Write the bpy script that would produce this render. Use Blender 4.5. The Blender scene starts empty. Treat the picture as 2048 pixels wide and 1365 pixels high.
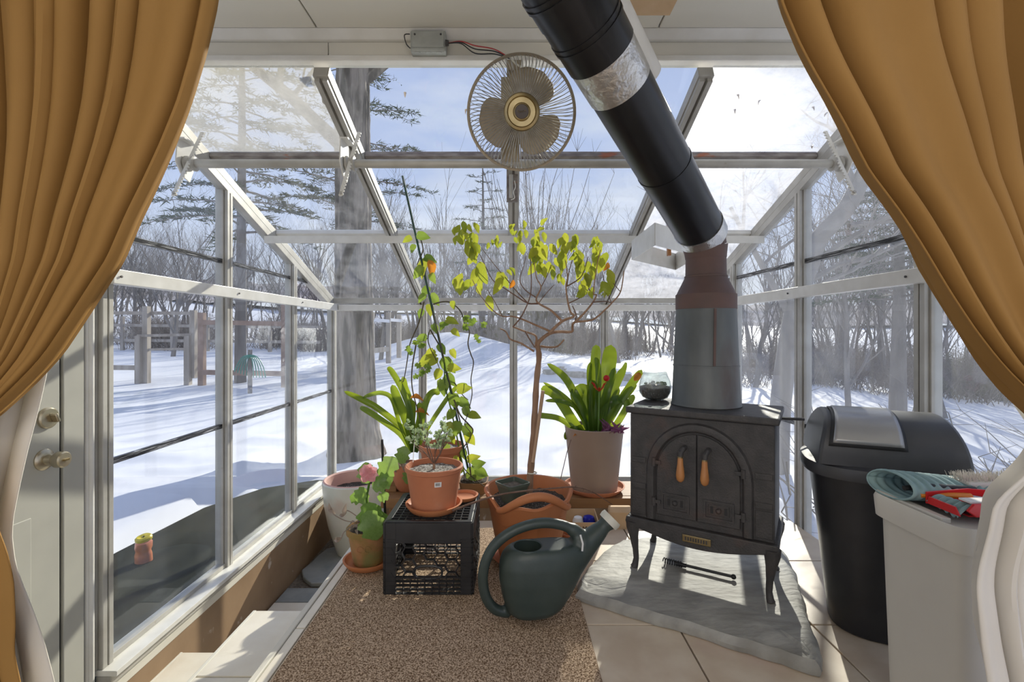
import bpy, bmesh, math, random
from mathutils import Vector, Matrix, noise
PI = math.pi
scene = bpy.context.scene
col = scene.collection
# ------------------------------------------------------------------ camera, sky, sun, exposure
F, CX, CY, CAMZ = 960.0, 1027.0, 665.0, 1.0
cam_d = bpy.data.cameras.new('camera'); cam = bpy.data.objects.new('camera', cam_d); col.objects.link(cam)
cam.location = (0, 0, CAMZ); cam.rotation_euler = (PI/2, 0, 0)
cam_d.sensor_width = 36; cam_d.lens = 36*F/2048
cam_d.shift_x = -(CX-1024)/2048; cam_d.shift_y = (CY-682.5)/2048
cam_d.clip_start = 0.02; cam_d.clip_end = 600
scene.camera = cam
world = bpy.data.worlds.new('sky'); scene.world = world; world.use_nodes = True
wn = world.node_tree.nodes; wl = world.node_tree.links; wn.clear()
wo = wn.new('ShaderNodeOutputWorld'); wb = wn.new('ShaderNodeBackground')
tc = wn.new('ShaderNodeTexCoord'); sx = wn.new('ShaderNodeSeparateXYZ')
rmp = wn.new('ShaderNodeValToRGB'); mix = wn.new('ShaderNodeMix'); mix.data_type = 'RGBA'
ns = wn.new('ShaderNodeTexNoise'); ns.inputs['Scale'].default_value = 2.2; ns.inputs['Detail'].default_value = 6
nr = wn.new('ShaderNodeValToRGB'); mp = wn.new('ShaderNodeMapping'); mp.inputs['Scale'].default_value = (1, 1, 3.0)
wl.new(tc.outputs['Generated'], sx.inputs[0]); wl.new(sx.outputs['Z'], rmp.inputs[0])
wl.new(tc.outputs['Generated'], mp.inputs[0]); wl.new(mp.outputs[0], ns.inputs[0]); wl.new(ns.outputs[0], nr.inputs[0])
e = rmp.color_ramp.elements
e[0].position = 0.0; e[0].color = (0.86, 0.89, 0.98, 1); e[1].position = 0.75; e[1].color = (0.36, 0.46, 0.80, 1)
m_ = rmp.color_ramp.elements.new(0.28); m_.color = (0.56, 0.66, 0.94, 1)
nr.color_ramp.elements[0].position = 0.50; nr.color_ramp.elements[1].position = 0.75
wl.new(nr.outputs[0], mix.inputs['Factor']); wl.new(rmp.outputs[0], mix.inputs['A']); mix.inputs['B'].default_value = (0.92, 0.94, 1.0, 1)
wl.new(mix.outputs['Result'], wb.inputs[0]); wl.new(wb.outputs[0], wo.inputs[0])
wb.inputs[1].default_value = 1.0
SUN = Vector((403, 960, 500)).normalized()
sd = bpy.data.lights.new('sun', 'SUN'); so = bpy.data.objects.new('sun', sd); col.objects.link(so)
sd.energy = 6.2; sd.color = (1.0, 0.93, 0.81); sd.angle = math.radians(0.6)
so.rotation_euler = SUN.to_track_quat('Z', 'Y').to_euler(); so.location = (20, 40, 30)
# unseen warm fill light, added behind the camera to brighten the interior
ld = bpy.data.lights.new('fill_light', 'AREA'); lo = bpy.data.objects.new('fill_light', ld); col.objects.link(lo)
ld.shape = 'DISK'; ld.size = 1.2; ld.energy = 42; ld.color = (1.0, 0.90, 0.76)
lo.location = (0, -1.8, 2.1); lo.rotation_euler = (math.radians(30), 0, 0)
vs = scene.view_settings
vs.view_transform = 'Standard'; vs.look = 'None'; vs.gamma = 1; vs.use_curve_mapping = False
vs.exposure = 0.0
scene.cycles.transparent_max_bounces = 32
scene.cycles.max_bounces = 7; scene.cycles.diffuse_bounces = 3; scene.cycles.glossy_bounces = 3; scene.cycles.transmission_bounces = 4

def P(px, py, d):
    return Vector(((px-CX)/F*d, d, CAMZ-(py-CY)/F*d))
def lerp(a, b, t): return a+(b-a)*t

# ------------------------------------------------------------------ materials
MATS = {}
def nodes_of(m):
    m.use_nodes = True
    nt = m.node_tree; nt.nodes.clear()
    return nt, nt.nodes, nt.links
def mat(name, c, c2=None, rough=0.5, metal=0.0, scale=20.0, detail=4, lo=0.35, hi=0.65, bump=0.0, bscale=None, spec=0.5, stretch=(1, 1, 1), transl=0.0, coat=0.0, third=None):
    if name in MATS: return MATS[name]
    m = bpy.data.materials.new(name); nt, N, L = nodes_of(m)
    out = N.new('ShaderNodeOutputMaterial'); b = N.new('ShaderNodeBsdfPrincipled')
    b.inputs['Roughness'].default_value = rough; b.inputs['Metallic'].default_value = metal
    b.inputs['Specular IOR Level'].default_value = spec; b.inputs['Coat Weight'].default_value = coat
    b.inputs['Base Color'].default_value = (*c, 1)
    t = N.new('ShaderNodeTexCoord'); mp = N.new('ShaderNodeMapping'); mp.inputs['Scale'].default_value = stretch
    L.new(t.outputs['Object'], mp.inputs[0])
    colsock = None
    if c2 is not None:
        n = N.new('ShaderNodeTexNoise'); n.inputs['Scale'].default_value = scale; n.inputs['Detail'].default_value = detail
        L.new(mp.outputs[0], n.inputs['Vector'])
        r = N.new('ShaderNodeValToRGB'); r.color_ramp.elements[0].position = lo; r.color_ramp.elements[1].position = hi
        r.color_ramp.elements[0].color = (*c, 1); r.color_ramp.elements[1].color = (*c2, 1)
        L.new(n.outputs[0], r.inputs[0]); colsock = r.outputs[0]
        if third:
            n3 = N.new('ShaderNodeTexNoise'); n3.inputs['Scale'].default_value = third[1]; n3.inputs['Detail'].default_value = 5
            L.new(mp.outputs[0], n3.inputs['Vector'])
            r3 = N.new('ShaderNodeValToRGB'); r3.color_ramp.elements[0].position = third[2]; r3.color_ramp.elements[1].position = third[3]
            L.new(n3.outputs[0], r3.inputs[0])
            mx = N.new('ShaderNodeMix'); mx.data_type = 'RGBA'; mx.inputs['B'].default_value = (*third[0], 1)
            L.new(r3.outputs[0], mx.inputs['Factor']); L.new(colsock, mx.inputs['A']); colsock = mx.outputs['Result']
        L.new(colsock, b.inputs['Base Color'])
    if bump > 0:
        n2 = N.new('ShaderNodeTexNoise'); n2.inputs['Scale'].default_value = bscale or scale*3; n2.inputs['Detail'].default_value = 5
        L.new(mp.outputs[0], n2.inputs['Vector'])
        bp = N.new('ShaderNodeBump'); bp.inputs['Strength'].default_value = bump; bp.inputs['Distance'].default_value = 0.01
        L.new(n2.outputs[0], bp.inputs['Height']); L.new(bp.outputs[0], b.inputs['Normal'])
    if transl > 0:
        tr = N.new('ShaderNodeBsdfTranslucent'); tr.inputs[0].default_value = (*c, 1)
        if colsock is not None: L.new(colsock, tr.inputs[0])
        ms = N.new('ShaderNodeMixShader'); ms.inputs[0].default_value = transl
        L.new(b.outputs[0], ms.inputs[1]); L.new(tr.outputs[0], ms.inputs[2]); L.new(ms.outputs[0], out.inputs[0])
    else:
        L.new(b.outputs[0], out.inputs[0])
    MATS[name] = m
    return m
def glass_mat(name, dlo, dhi, scale=3.0, streak=(1, 1, 1), gloss=1.0, dustcol=(0.8, 0.8, 0.78), forward=0.0, tint=(0.95, 0.97, 0.97)):
    m = bpy.data.materials.new(name); nt, N, L = nodes_of(m)
    out = N.new('ShaderNodeOutputMaterial')
    tr = N.new('ShaderNodeBsdfTransparent'); tr.inputs[0].default_value = (*tint, 1)
    gl = N.new('ShaderNodeBsdfGlossy'); gl.inputs['Roughness'].default_value = 0.015; gl.inputs[0].default_value = (gloss, gloss, gloss, 1)
    lw = N.new('ShaderNodeLayerWeight'); lw.inputs[0].default_value = 0.5
    pw = N.new('ShaderNodeMath'); pw.operation = 'POWER'; pw.inputs[1].default_value = 5.0; L.new(lw.outputs['Facing'], pw.inputs[0])
    fr = N.new('ShaderNodeMath'); fr.operation = 'MULTIPLY_ADD'; fr.inputs[1].default_value = 0.9; fr.inputs[2].default_value = 0.03; L.new(pw.outputs[0], fr.inputs[0])
    m1 = N.new('ShaderNodeMixShader'); L.new(fr.outputs[0], m1.inputs[0]); L.new(tr.outputs[0], m1.inputs[1]); L.new(gl.outputs[0], m1.inputs[2])
    df = N.new('ShaderNodeBsdfDiffuse'); df.inputs[0].default_value = (*dustcol, 1)
    tl = N.new('ShaderNodeBsdfTranslucent'); tl.inputs[0].default_value = (*dustcol, 1)
    m2 = N.new('ShaderNodeMixShader'); m2.inputs[0].default_value = 0.65; L.new(df.outputs[0], m2.inputs[1]); L.new(tl.outputs[0], m2.inputs[2])
    dust = m2.outputs[0]
    if forward > 0:
        rf = N.new('ShaderNodeBsdfRefraction'); rf.inputs['IOR'].default_value = 1.12; rf.inputs['Roughness'].default_value = 0.8; rf.inputs[0].default_value = (1, 1, 1, 1)
        m4 = N.new('ShaderNodeMixShader'); m4.inputs[0].default_value = forward; L.new(dust, m4.inputs[1]); L.new(rf.outputs[0], m4.inputs[2]); dust = m4.outputs[0]
    t = N.new('ShaderNodeTexCoord'); mp = N.new('ShaderNodeMapping'); mp.inputs['Scale'].default_value = streak; L.new(t.outputs['Object'], mp.inputs[0])
    n = N.new('ShaderNodeTexNoise'); n.inputs['Scale'].default_value = scale; n.inputs['Detail'].default_value = 5; n.inputs['Roughness'].default_value = 0.65
    L.new(mp.outputs[0], n.inputs['Vector'])
    mr = N.new('ShaderNodeMapRange'); mr.inputs['From Min'].default_value = 0.35; mr.inputs['From Max'].default_value = 0.72
    mr.inputs['To Min'].default_value = dlo; mr.inputs['To Max'].default_value = dhi; L.new(n.outputs[0], mr.inputs[0])
    m3 = N.new('ShaderNodeMixShader'); L.new(mr.outputs[0], m3.inputs[0]); L.new(m1.outputs[0], m3.inputs[1]); L.new(dust, m3.inputs[2])
    L.new(m3.outputs[0], out.inputs[0])
    MATS[name] = m
    return m
def leaf_mat(name, c, c2, tcol, transl=0.5, scale=30, rough=0.35):
    m = bpy.data.materials.new(name); nt, N, L = nodes_of(m)
    out = N.new('ShaderNodeOutputMaterial'); b = N.new('ShaderNodeBsdfPrincipled'); b.inputs['Roughness'].default_value = rough
    t = N.new('ShaderNodeTexCoord'); n = N.new('ShaderNodeTexNoise'); n.inputs['Scale'].default_value = scale; L.new(t.outputs['Object'], n.inputs['Vector'])
    oi = N.new('ShaderNodeObjectInfo'); ad = N.new('ShaderNodeMath'); ad.operation = 'ADD'; L.new(n.outputs[0], ad.inputs[0])
    sb = N.new('ShaderNodeMath'); sb.operation = 'MULTIPLY_ADD'; sb.inputs[1].default_value = 0.5; sb.inputs[2].default_value = -0.25; L.new(oi.outputs['Random'], sb.inputs[0]); L.new(sb.outputs[0], ad.inputs[1])
    r = N.new('ShaderNodeValToRGB'); r.color_ramp.elements[0].position = 0.25; r.color_ramp.elements[1].position = 0.75
    r.color_ramp.elements[0].color = (*c, 1); r.color_ramp.elements[1].color = (*c2, 1); L.new(ad.outputs[0], r.inputs[0]); L.new(r.outputs[0], b.inputs['Base Color'])
    tl = N.new('ShaderNodeBsdfTranslucent')
    mx = N.new('ShaderNodeMix'); mx.data_type = 'RGBA'; mx.inputs['Factor'].default_value = 0.5; L.new(r.outputs[0], mx.inputs['A']); mx.inputs['B'].default_value = (*tcol, 1)
    L.new(mx.outputs['Result'], tl.inputs[0])
    ms = N.new('ShaderNodeMixShader'); ms.inputs[0].default_value = transl; L.new(b.outputs[0], ms.inputs[1]); L.new(tl.outputs[0], ms.inputs[2]); L.new(ms.outputs[0], out.inputs[0])
    MATS[name] = m
    return m

M_white = mat('white_paint', (0.80, 0.79, 0.75), (0.70, 0.68, 0.62), rough=0.45, scale=6, bump=0.05, bscale=60)
M_cream = mat('cream_paint', (0.72, 0.69, 0.60), (0.66, 0.63, 0.55), rough=0.5, scale=3)
M_door = mat('door_paint', (0.46, 0.45, 0.39), (0.42, 0.41, 0.36), rough=0.4, scale=4)
M_alu = mat('aluminium_frame', (0.52, 0.505, 0.46), (0.42, 0.40, 0.355), rough=0.45, metal=0.25, scale=9, third=((0.30, 0.22, 0.15), 22, 0.70, 0.82))
M_aluw = mat('white_enamel_metal', (0.78, 0.765, 0.71), (0.70, 0.68, 0.62), rough=0.35, scale=12)
M_strip = mat('glazing_strip', (0.02, 0.02, 0.022), (0.55, 0.55, 0.55), rough=0.3, metal=0.6, scale=14, lo=0.56, hi=0.60, stretch=(1, .5, 40))
M_rust = mat('weathered_bar', (0.16, 0.13, 0.12), (0.32, 0.29, 0.26), rough=0.6, scale=12, third=((0.35, 0.12, 0.06), 8, 0.62, 0.70), stretch=(1, 3, 3))
M_brown = mat('brown_wall_paint', (0.26, 0.165, 0.09), (0.32, 0.21, 0.12), rough=0.6, scale=5, bump=0.1, third=((0.55, 0.45, 0.36), 11, 0.66, 0.72))
M_tile = mat('floor_tile', (0.58, 0.46, 0.33), (0.70, 0.59, 0.45), rough=0.38, scale=7, bump=0.03, bscale=25, third=((0.60, 0.45, 0.36), 3, 0.55, 0.75))
M_tile2 = mat('step_tile', (0.74, 0.68, 0.57), (0.80, 0.75, 0.65), rough=0.3, scale=8, bump=0.1, bscale=14)
M_grout = mat('grout', (0.42, 0.37, 0.30), (0.30, 0.26, 0.21), rough=0.9, scale=40)
M_slate = mat('slate', (0.265, 0.26, 0.235), (0.41, 0.40, 0.36), rough=0.62, scale=9, bump=0.5, bscale=18, stretch=(1, 2.5, 1), third=((0.24, 0.23, 0.20), 4, 0.5, 0.7))
M_slate2 = mat('grey_paving_stone', (0.20, 0.22, 0.22), (0.30, 0.31, 0.30), rough=0.75, scale=6, bump=0.3)
M_dirt = mat('dirt', (0.10, 0.085, 0.065), (0.22, 0.18, 0.14), rough=0.95, scale=60, bump=0.6)
M_rug = mat('rug_loops', (0.15, 0.088, 0.048), (0.66, 0.50, 0.35), rough=0.95, scale=210, lo=0.36, hi=0.66, detail=1, spec=0.1)
M_gold = mat('gold_curtain', (0.33, 0.175, 0.047), (0.37, 0.20, 0.057), rough=0.75, scale=3, spec=0.25, transl=0.12, bump=0.04, bscale=900)
M_lining = mat('cream_lining', (0.80, 0.76, 0.68), (0.74, 0.69, 0.60), rough=0.8, scale=5, spec=0.2, transl=0.25)
M_iron = mat('cast_iron', (0.045, 0.043, 0.042), (0.065, 0.06, 0.058), rough=0.55, scale=25, bump=0.25, bscale=160, third=((0.09, 0.06, 0.05), 7, 0.6, 0.75))
M_ironrust = mat('rusty_flue', (0.10, 0.065, 0.055), (0.14, 0.08, 0.065), rough=0.6, scale=8, bump=0.1, third=((0.32, 0.06, 0.03), 4, 0.66, 0.76))
M_flue = mat('grey_flue_steel', (0.10, 0.11, 0.11), (0.17, 0.18, 0.175), rough=0.5, metal=0.35, scale=6, third=((0.11, 0.085, 0.075), 5, 0.54, 0.70), stretch=(1, 1, .4))
M_pipe = mat('black_stovepipe', (0.012, 0.012, 0.013), (0.018, 0.018, 0.02), rough=0.30, metal=0.2, scale=5)
M_foil = mat('foil_tape', (0.72, 0.71, 0.69), (0.58, 0.57, 0.55), rough=0.3, metal=0.9, scale=20, bump=0.8, bscale=35)
M_wood = mat('turned_wood', (0.55, 0.25, 0.09), (0.42, 0.17, 0.05), rough=0.35, scale=30, stretch=(1, 1, .15))
M_board = mat('shelf_lumber', (0.22, 0.11, 0.04), (0.32, 0.17, 0.07), rough=0.6, scale=12, stretch=(.15, 1, 1))
M_terra = mat('terracotta', (0.46, 0.16, 0.075), (0.53, 0.20, 0.095), rough=0.75, scale=8, bump=0.08, bscale=80, third=((0.55, 0.29, 0.18), 6, 0.62, 0.85))
M_terra2 = mat('orange_terracotta', (0.50, 0.17, 0.06), (0.54, 0.205, 0.08), rough=0.6, scale=6)
M_moss = mat('mossy_terracotta', (0.42, 0.20, 0.09), (0.25, 0.17, 0.05), rough=0.85, scale=14, bump=0.2, third=((0.22, 0.21, 0.07), 9, 0.5, 0.65))
M_taupe = mat('taupe_plastic', (0.31, 0.225, 0.17), (0.34, 0.25, 0.19), rough=0.5, scale=4)
M_glaze = mat('pale_green_glaze', (0.62, 0.62, 0.52), (0.70, 0.67, 0.58), rough=0.35, scale=7, coat=0.2, third=((0.62, 0.45, 0.36), 5, 0.54, 0.74))
M_pinkclay = mat('pink_clay', (0.60, 0.36, 0.30), (0.66, 0.42, 0.35), rough=0.8, scale=8)
M_soil = mat('potting_soil', (0.035, 0.028, 0.022), (0.10, 0.08, 0.06), rough=0.95, scale=90, bump=0.8, third=((0.6, 0.56, 0.5), 160, 0.62, 0.68))
M_gravel = mat('gritty_soil', (0.14, 0.12, 0.10), (0.55, 0.52, 0.47), rough=0.95, scale=110, lo=.42, hi=.6, bump=0.8)
M_crate = mat('black_crate_plastic', (0.018, 0.018, 0.019), (0.03, 0.03, 0.031), rough=0.42, scale=14)
M_can = mat('green_plastic', (0.032, 0.048, 0.042), (0.045, 0.062, 0.054), rough=0.42, scale=9, bump=0.03, bscale=120)
M_canw = mat('pale_plastic', (0.70, 0.68, 0.58), (0.62, 0.60, 0.50), rough=0.5, scale=20)
M_greenpot = mat('grey_green_pot', (0.075, 0.10, 0.075), (0.09, 0.115, 0.088), rough=0.5, scale=10)
M_bin = mat('black_bin_plastic', (0.020, 0.020, 0.022), (0.028, 0.028, 0.03), rough=0.4, scale=10, bump=0.04, bscale=400)
M_binlid = mat('charcoal_bin_lid', (0.045, 0.046, 0.05), (0.055, 0.056, 0.06), rough=0.42, scale=10)
M_flap = mat('silver_flap', (0.34, 0.34, 0.34), (0.38, 0.38, 0.38), rough=0.28, metal=0.5, scale=6)
M_wbin = mat('white_bin_plastic', (0.66, 0.63, 0.55), (0.62, 0.59, 0.515), rough=0.4, scale=4)
M_red = mat('red_plastic', (0.62, 0.012, 0.015), (0.66, 0.02, 0.02), rough=0.35, scale=6)
M_teal = mat('teal_ribbed_fabric', (0.22, 0.34, 0.35), (0.30, 0.43, 0.43), rough=0.85, scale=30)
M_orange = mat('orange_plastic', (0.78, 0.27, 0.02), (0.72, 0.23, 0.02), rough=0.4, scale=8)
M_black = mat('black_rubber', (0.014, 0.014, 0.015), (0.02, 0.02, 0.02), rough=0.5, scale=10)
M_bristle = mat('pale_bristles', (0.82, 0.78, 0.70), (0.74, 0.69, 0.60), rough=0.7, scale=60, transl=0.2)
M_brass = mat('antique_brass', (0.42, 0.33, 0.17), (0.30, 0.23, 0.11), rough=0.3, metal=0.9, scale=20)
M_nickel = mat('satin_brass_knob', (0.56, 0.50, 0.38), (0.48, 0.42, 0.30), rough=0.28, metal=0.9, scale=10)
M_fan = mat('beige_fan_plastic', (0.40, 0.34, 0.24), (0.44, 0.37, 0.27), rough=0.4, scale=5, transl=0.25)
M_wire = mat('chrome_wire', (0.50, 0.49, 0.46), (0.36, 0.34, 0.30), rough=0.35, metal=0.8, scale=60)
M_jbox = mat('grey_junction_box', (0.45, 0.47, 0.44), (0.38, 0.39, 0.36), rough=0.5, metal=0.3, scale=20)
M_redwire = mat('red_wire', (0.45, 0.03, 0.03), rough=0.4)
M_stem = mat('woody_bark', (0.25, 0.145, 0.085), (0.36, 0.23, 0.15), rough=0.8, scale=35, bump=0.4, stretch=(1, 1, .3))
M_twig = mat('dark_twig', (0.13, 0.075, 0.05), (0.20, 0.12, 0.085), rough=0.8, scale=40)
M_vine = mat('vine_stem', (0.07, 0.055, 0.035), (0.12, 0.10, 0.05), rough=0.7, scale=40)
M_stake = mat('green_stake', (0.015, 0.05, 0.035), (0.02, 0.065, 0.045), rough=0.45, scale=20)
M_bamboo = mat('wood_stake', (0.50, 0.34, 0.22), (0.40, 0.26, 0.16), rough=0.7, scale=20, stretch=(1, 1, .2))
M_leafy = leaf_mat('yellow_green_leaf', (0.16, 0.23, 0.02), (0.38, 0.39, 0.04), (0.60, 0.62, 0.06), 0.56)
M_leafg = leaf_mat('vine_leaf', (0.10, 0.20, 0.02), (0.24, 0.34, 0.05), (0.40, 0.50, 0.08), 0.48)
M_leafd = leaf_mat('strap_leaf', (0.045, 0.12, 0.015), (0.10, 0.20, 0.03), (0.56, 0.62, 0.03), 0.52, scale=8, rough=0.28)
M_leafdry = leaf_mat('orange_dry_leaf', (0.45, 0.14, 0.02), (0.60, 0.24, 0.04), (0.85, 0.33, 0.03), 0.5)
M_leafbeg = leaf_mat('begonia_leaf', (0.13, 0.26, 0.05), (0.22, 0.36, 0.10), (0.45, 0.62, 0.10), 0.45, scale=12)
M_feather = leaf_mat('feathery_leaf', (0.22, 0.32, 0.16), (0.36, 0.46, 0.26), (0.5, 0.6, 0.3), 0.4)
M_purple = leaf_mat('purple_leaf', (0.13, 0.03, 0.10), (0.28, 0.10, 0.18), (0.5, 0.15, 0.3), 0.4)
M_dead = leaf_mat('dead_leaf', (0.24, 0.18, 0.14), (0.40, 0.32, 0.26), (0.5, 0.4, 0.3), 0.3)
M_pink = leaf_mat('pink_petal', (0.75, 0.30, 0.34), (0.85, 0.45, 0.46), (0.9, 0.5, 0.5), 0.4)
M_redfl = mat('red_bud', (0.55, 0.01, 0.01), (0.65, 0.03, 0.02), rough=0.3, scale=20, transl=0.3)
M_snow = mat('snow', (0.79, 0.80, 0.83), (0.73, 0.74, 0.78), rough=0.6, scale=0.8, bump=0.25, bscale=3.0, spec=0.2)
M_bark = mat('tree_bark', (0.07, 0.06, 0.05), (0.25, 0.215, 0.18), rough=0.95, scale=11, lo=.42, hi=.6, bump=1.0, bscale=14, stretch=(1, 1, .18))
M_bark2 = mat('grey_bark', (0.15, 0.135, 0.125), (0.24, 0.22, 0.205), rough=0.95, scale=4, stretch=(1, 1, .2))
M_bark3 = mat('pale_bark', (0.30, 0.28, 0.26), (0.22, 0.20, 0.185), rough=0.9, scale=4, stretch=(1, 1, .2))
M_needle = mat('conifer_needles', (0.035, 0.055, 0.035), (0.075, 0.10, 0.06), rough=0.7, scale=1.5, transl=0.2)
M_brush = mat('winter_brush', (0.17, 0.14, 0.12), (0.26, 0.22, 0.19), rough=0.95, scale=3)
M_fence = mat('weathered_fence', (0.30, 0.26, 0.22), (0.44, 0.40, 0.35), rough=0.85, scale=5, stretch=(1, 1, .2))
M_fencered = mat('reddish_fence_rail', (0.26, 0.17, 0.13), (0.34, 0.24, 0.19), rough=0.85, scale=5)
M_card = mat('cardboard', (0.60, 0.40, 0.22), (0.66, 0.46, 0.27), rough=0.8, scale=12)
M_ink = mat('dark_ink', (0.05, 0.04, 0.03), rough=0.7)
M_blue = mat('blue_glass_bottle', (0.02, 0.03, 0.42), (0.03, 0.05, 0.5), rough=0.15, scale=20, transl=0.3)
M_paper = mat('white_sticker', (0.80, 0.79, 0.76), rough=0.6)
M_can_or = mat('orange_can', (0.75, 0.25, 0.08), (0.55, 0.20, 0.14), rough=0.3, metal=0.3, scale=18)
M_yellow = mat('yellow_lid', (0.70, 0.55, 0.02), rough=0.4)
M_hose = mat('green_hose', (0.02, 0.20, 0.15), (0.03, 0.25, 0.19), rough=0.4, scale=10)
M_ceil = mat('ceiling_panel', (0.80, 0.77, 0.68), (0.77, 0.74, 0.65), rough=0.6, scale=2)
G_clear = glass_mat('clear_glass', 0.01, 0.05, 2.2)
G_side = glass_mat('side_glass', 0.01, 0.07, 2.0, streak=(1, 1, .25))
G_right = glass_mat('hazy_side_glass', 0.05, 0.15, 2.0, streak=(1, 1, .25))
G_back = glass_mat('streaked_back_glass', 0.01, 0.08, 4.0, streak=(1, 1, .12))
G_dust = glass_mat('dusty_roof_glass', 0.28, 0.50, 5.0, dustcol=(0.72, 0.71, 0.66))
G_sun = glass_mat('dirty_roof_glass', 0.24, 0.62, 7.0, dustcol=(0.88, 0.88, 0.88), streak=(1, 1.5, 1), forward=0.012)
G_mid = glass_mat('spotted_roof_glass', 0.015, 0.09, 9.0)
G_vase = glass_mat('vase_glass', 0.05, 0.22, 40.0, tint=(0.82, 0.85, 0.85))

# ------------------------------------------------------------------ mesh helpers
class MB:
    def __init__(s): s.v = []; s.f = []
    def add(s, vs, fs):
        o = len(s.v); s.v += [Vector(p) for p in vs]; s.f += [[i+o for i in f] for f in fs]; return s
    def box(s, x0, x1, y0, y1, z0, z1):
        return s.add([(x0,y0,z0),(x1,y0,z0),(x1,y1,z0),(x0,y1,z0),(x0,y0,z1),(x1,y0,z1),(x1,y1,z1),(x0,y1,z1)],
                     [(0,3,2,1),(4,5,6,7),(0,1,5,4),(1,2,6,5),(2,3,7,6),(3,0,4,7)])
    def cbox(s, c, sz, R=None):
        h = [x/2 for x in sz]; c = Vector(c)
        pts = [Vector((x*h[0], y*h[1], z*h[2])) for z in (-1,1) for x, y in ((-1,-1),(1,-1),(1,1),(-1,1))]
        if R is not None: pts = [R @ p for p in pts]
        return s.add([c+p for p in pts], [(0,3,2,1),(4,5,6,7),(0,1,5,4),(1,2,6,5),(2,3,7,6),(3,0,4,7)])
    def bar(s, a, b, w, h, up=(0,0,1)):
        a, b = Vector(a), Vector(b); d = (b-a).normalized(); u = Vector(up)
        x = d.cross(u)
        if x.length < 1e-4: x = d.cross(Vector((1,0,0)))
        x.normalize(); z = x.cross(d)
        o = [x*sx*w/2+z*sz*h/2 for sx, sz in ((-1,-1),(1,-1),(1,1),(-1,1))]
        return s.add([a+q for q in o]+[b+q for q in o], [(0,1,2,3),(7,6,5,4),(0,4,5,1),(1,5,6,2),(2,6,7,3),(3,7,4,0)])
    def tube(s, pts, rad, seg=8, cap=True, closed=False, flat=1.0):
        pts = [Vector(p) for p in pts]; n = len(pts)
        if not hasattr(rad, '__len__'): rad = [rad]*n
        T = []
        for i in range(n):
            if closed: t = pts[(i+1) % n]-pts[i-1]
            else: t = pts[min(i+1, n-1)]-pts[max(i-1, 0)]
            T.append(t.normalized() if t.length > 1e-9 else Vector((0,0,1)))
        ref = Vector((0,0,1)) if abs(T[0].z) < .9 else Vector((1,0,0))
        x = T[0].cross(ref).normalized(); o = len(s.v)
        for i in range(n):
            x = (x - T[i]*x.dot(T[i]))
            x = x.normalized() if x.length > 1e-6 else T[i].orthogonal().normalized()
            y = T[i].cross(x)
            for k in range(seg):
                a = 2*PI*k/seg; s.v.append(pts[i]+(x*math.cos(a)+y*math.sin(a)*flat)*rad[i])
        m = n if closed else n-1
        for i in range(m):
            j = (i+1) % n
            for k in range(seg):
                l = (k+1) % seg; s.f.append([o+i*seg+k, o+i*seg+l, o+j*seg+l, o+j*seg+k])
        if cap and not closed:
            s.f.append([o+k for k in reversed(range(seg))]); s.f.append([o+(n-1)*seg+k for k in range(seg)])
        return s
    def lathe(s, prof, c=(0,0,0), seg=32, capb=True, capt=False, fn=None, R=None):
        o = len(s.v); c = Vector(c)
        for i, (r, z) in enumerate(prof):
            for k in range(seg):
                a = 2*PI*k/seg; p = Vector((r*math.cos(a), r*math.sin(a), z))
                if fn: p = fn(p, i, a)
                if R is not None: p = R @ p
                s.v.append(c+p)
        for i in range(len(prof)-1):
            for k in range(seg):
                l = (k+1) % seg; s.f.append([o+i*seg+k, o+i*seg+l, o+(i+1)*seg+l, o+(i+1)*seg+k])
        if capb: s.f.append([o+k for k in reversed(range(seg))])
        if capt: s.f.append([o+(len(prof)-1)*seg+k for k in range(seg)])
        return s
    def grid(s, nu, nv, fn):
        o = len(s.v)
        for j in range(nv+1):
            for i in range(nu+1): s.v.append(Vector(fn(i/nu, j/nv)))
        for j in range(nv):
            for i in range(nu):
                a = o+j*(nu+1)+i; s.f.append([a, a+1, a+nu+2, a+nu+1])
        return s
    def prism(s, poly, h, origin=(0,0,0), u=(1,0,0), v=(0,1,0), n=(0,0,1)):
        o = Vector(origin); u, v, n = Vector(u), Vector(v), Vector(n); k = len(poly)
        lo = [o+u*a+v*b for a, b in poly]; hi = [p+n*h for p in lo]
        return s.add(lo+hi, [list(reversed(range(k))), list(range(k, 2*k))]+[[i, (i+1) % k, k+(i+1) % k, k+i] for i in range(k)])
    def sphere(s, c, r, seg=12, rings=8, sc=(1,1,1)):
        prof = [(max(1e-4, r*math.sin(PI*i/rings)), -r*math.cos(PI*i/rings)) for i in range(rings+1)]
        return s.lathe(prof, c, seg, fn=lambda p, i, a: Vector((p.x*sc[0], p.y*sc[1], p.z*sc[2])))
    def xf(s, Mx):
        s.v = [Mx @ p for p in s.v]; return s
    def build(s, name, m, parent=None, smooth=True, bevel=0, subs=0, solid=0, origin=None, ang=35, label=None):
        if parent is not None: o = parent['_o']; o = Vector(o)
        elif origin is not None: o = Vector(origin)
        else:
            xs = [p.x for p in s.v]; ys = [p.y for p in s.v]; zs = [p.z for p in s.v]
            o = Vector(((min(xs)+max(xs))/2, (min(ys)+max(ys))/2, min(zs)))
        me = bpy.data.meshes.new(name); me.from_pydata([p-o for p in s.v], [], s.f); me.update()
        bm = bmesh.new(); bm.from_mesh(me); bmesh.ops.recalc_face_normals(bm, faces=bm.faces); bm.to_mesh(me); bm.free()
        me.materials.append(m)
        if smooth:
            me.shade_smooth()
            me.set_sharp_from_angle(angle=math.radians(ang))
        ob = bpy.data.objects.new(name, me); col.objects.link(ob)
        if parent is not None: ob.parent = parent
        else: ob.location = o
        ob['_o'] = tuple(o)
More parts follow.
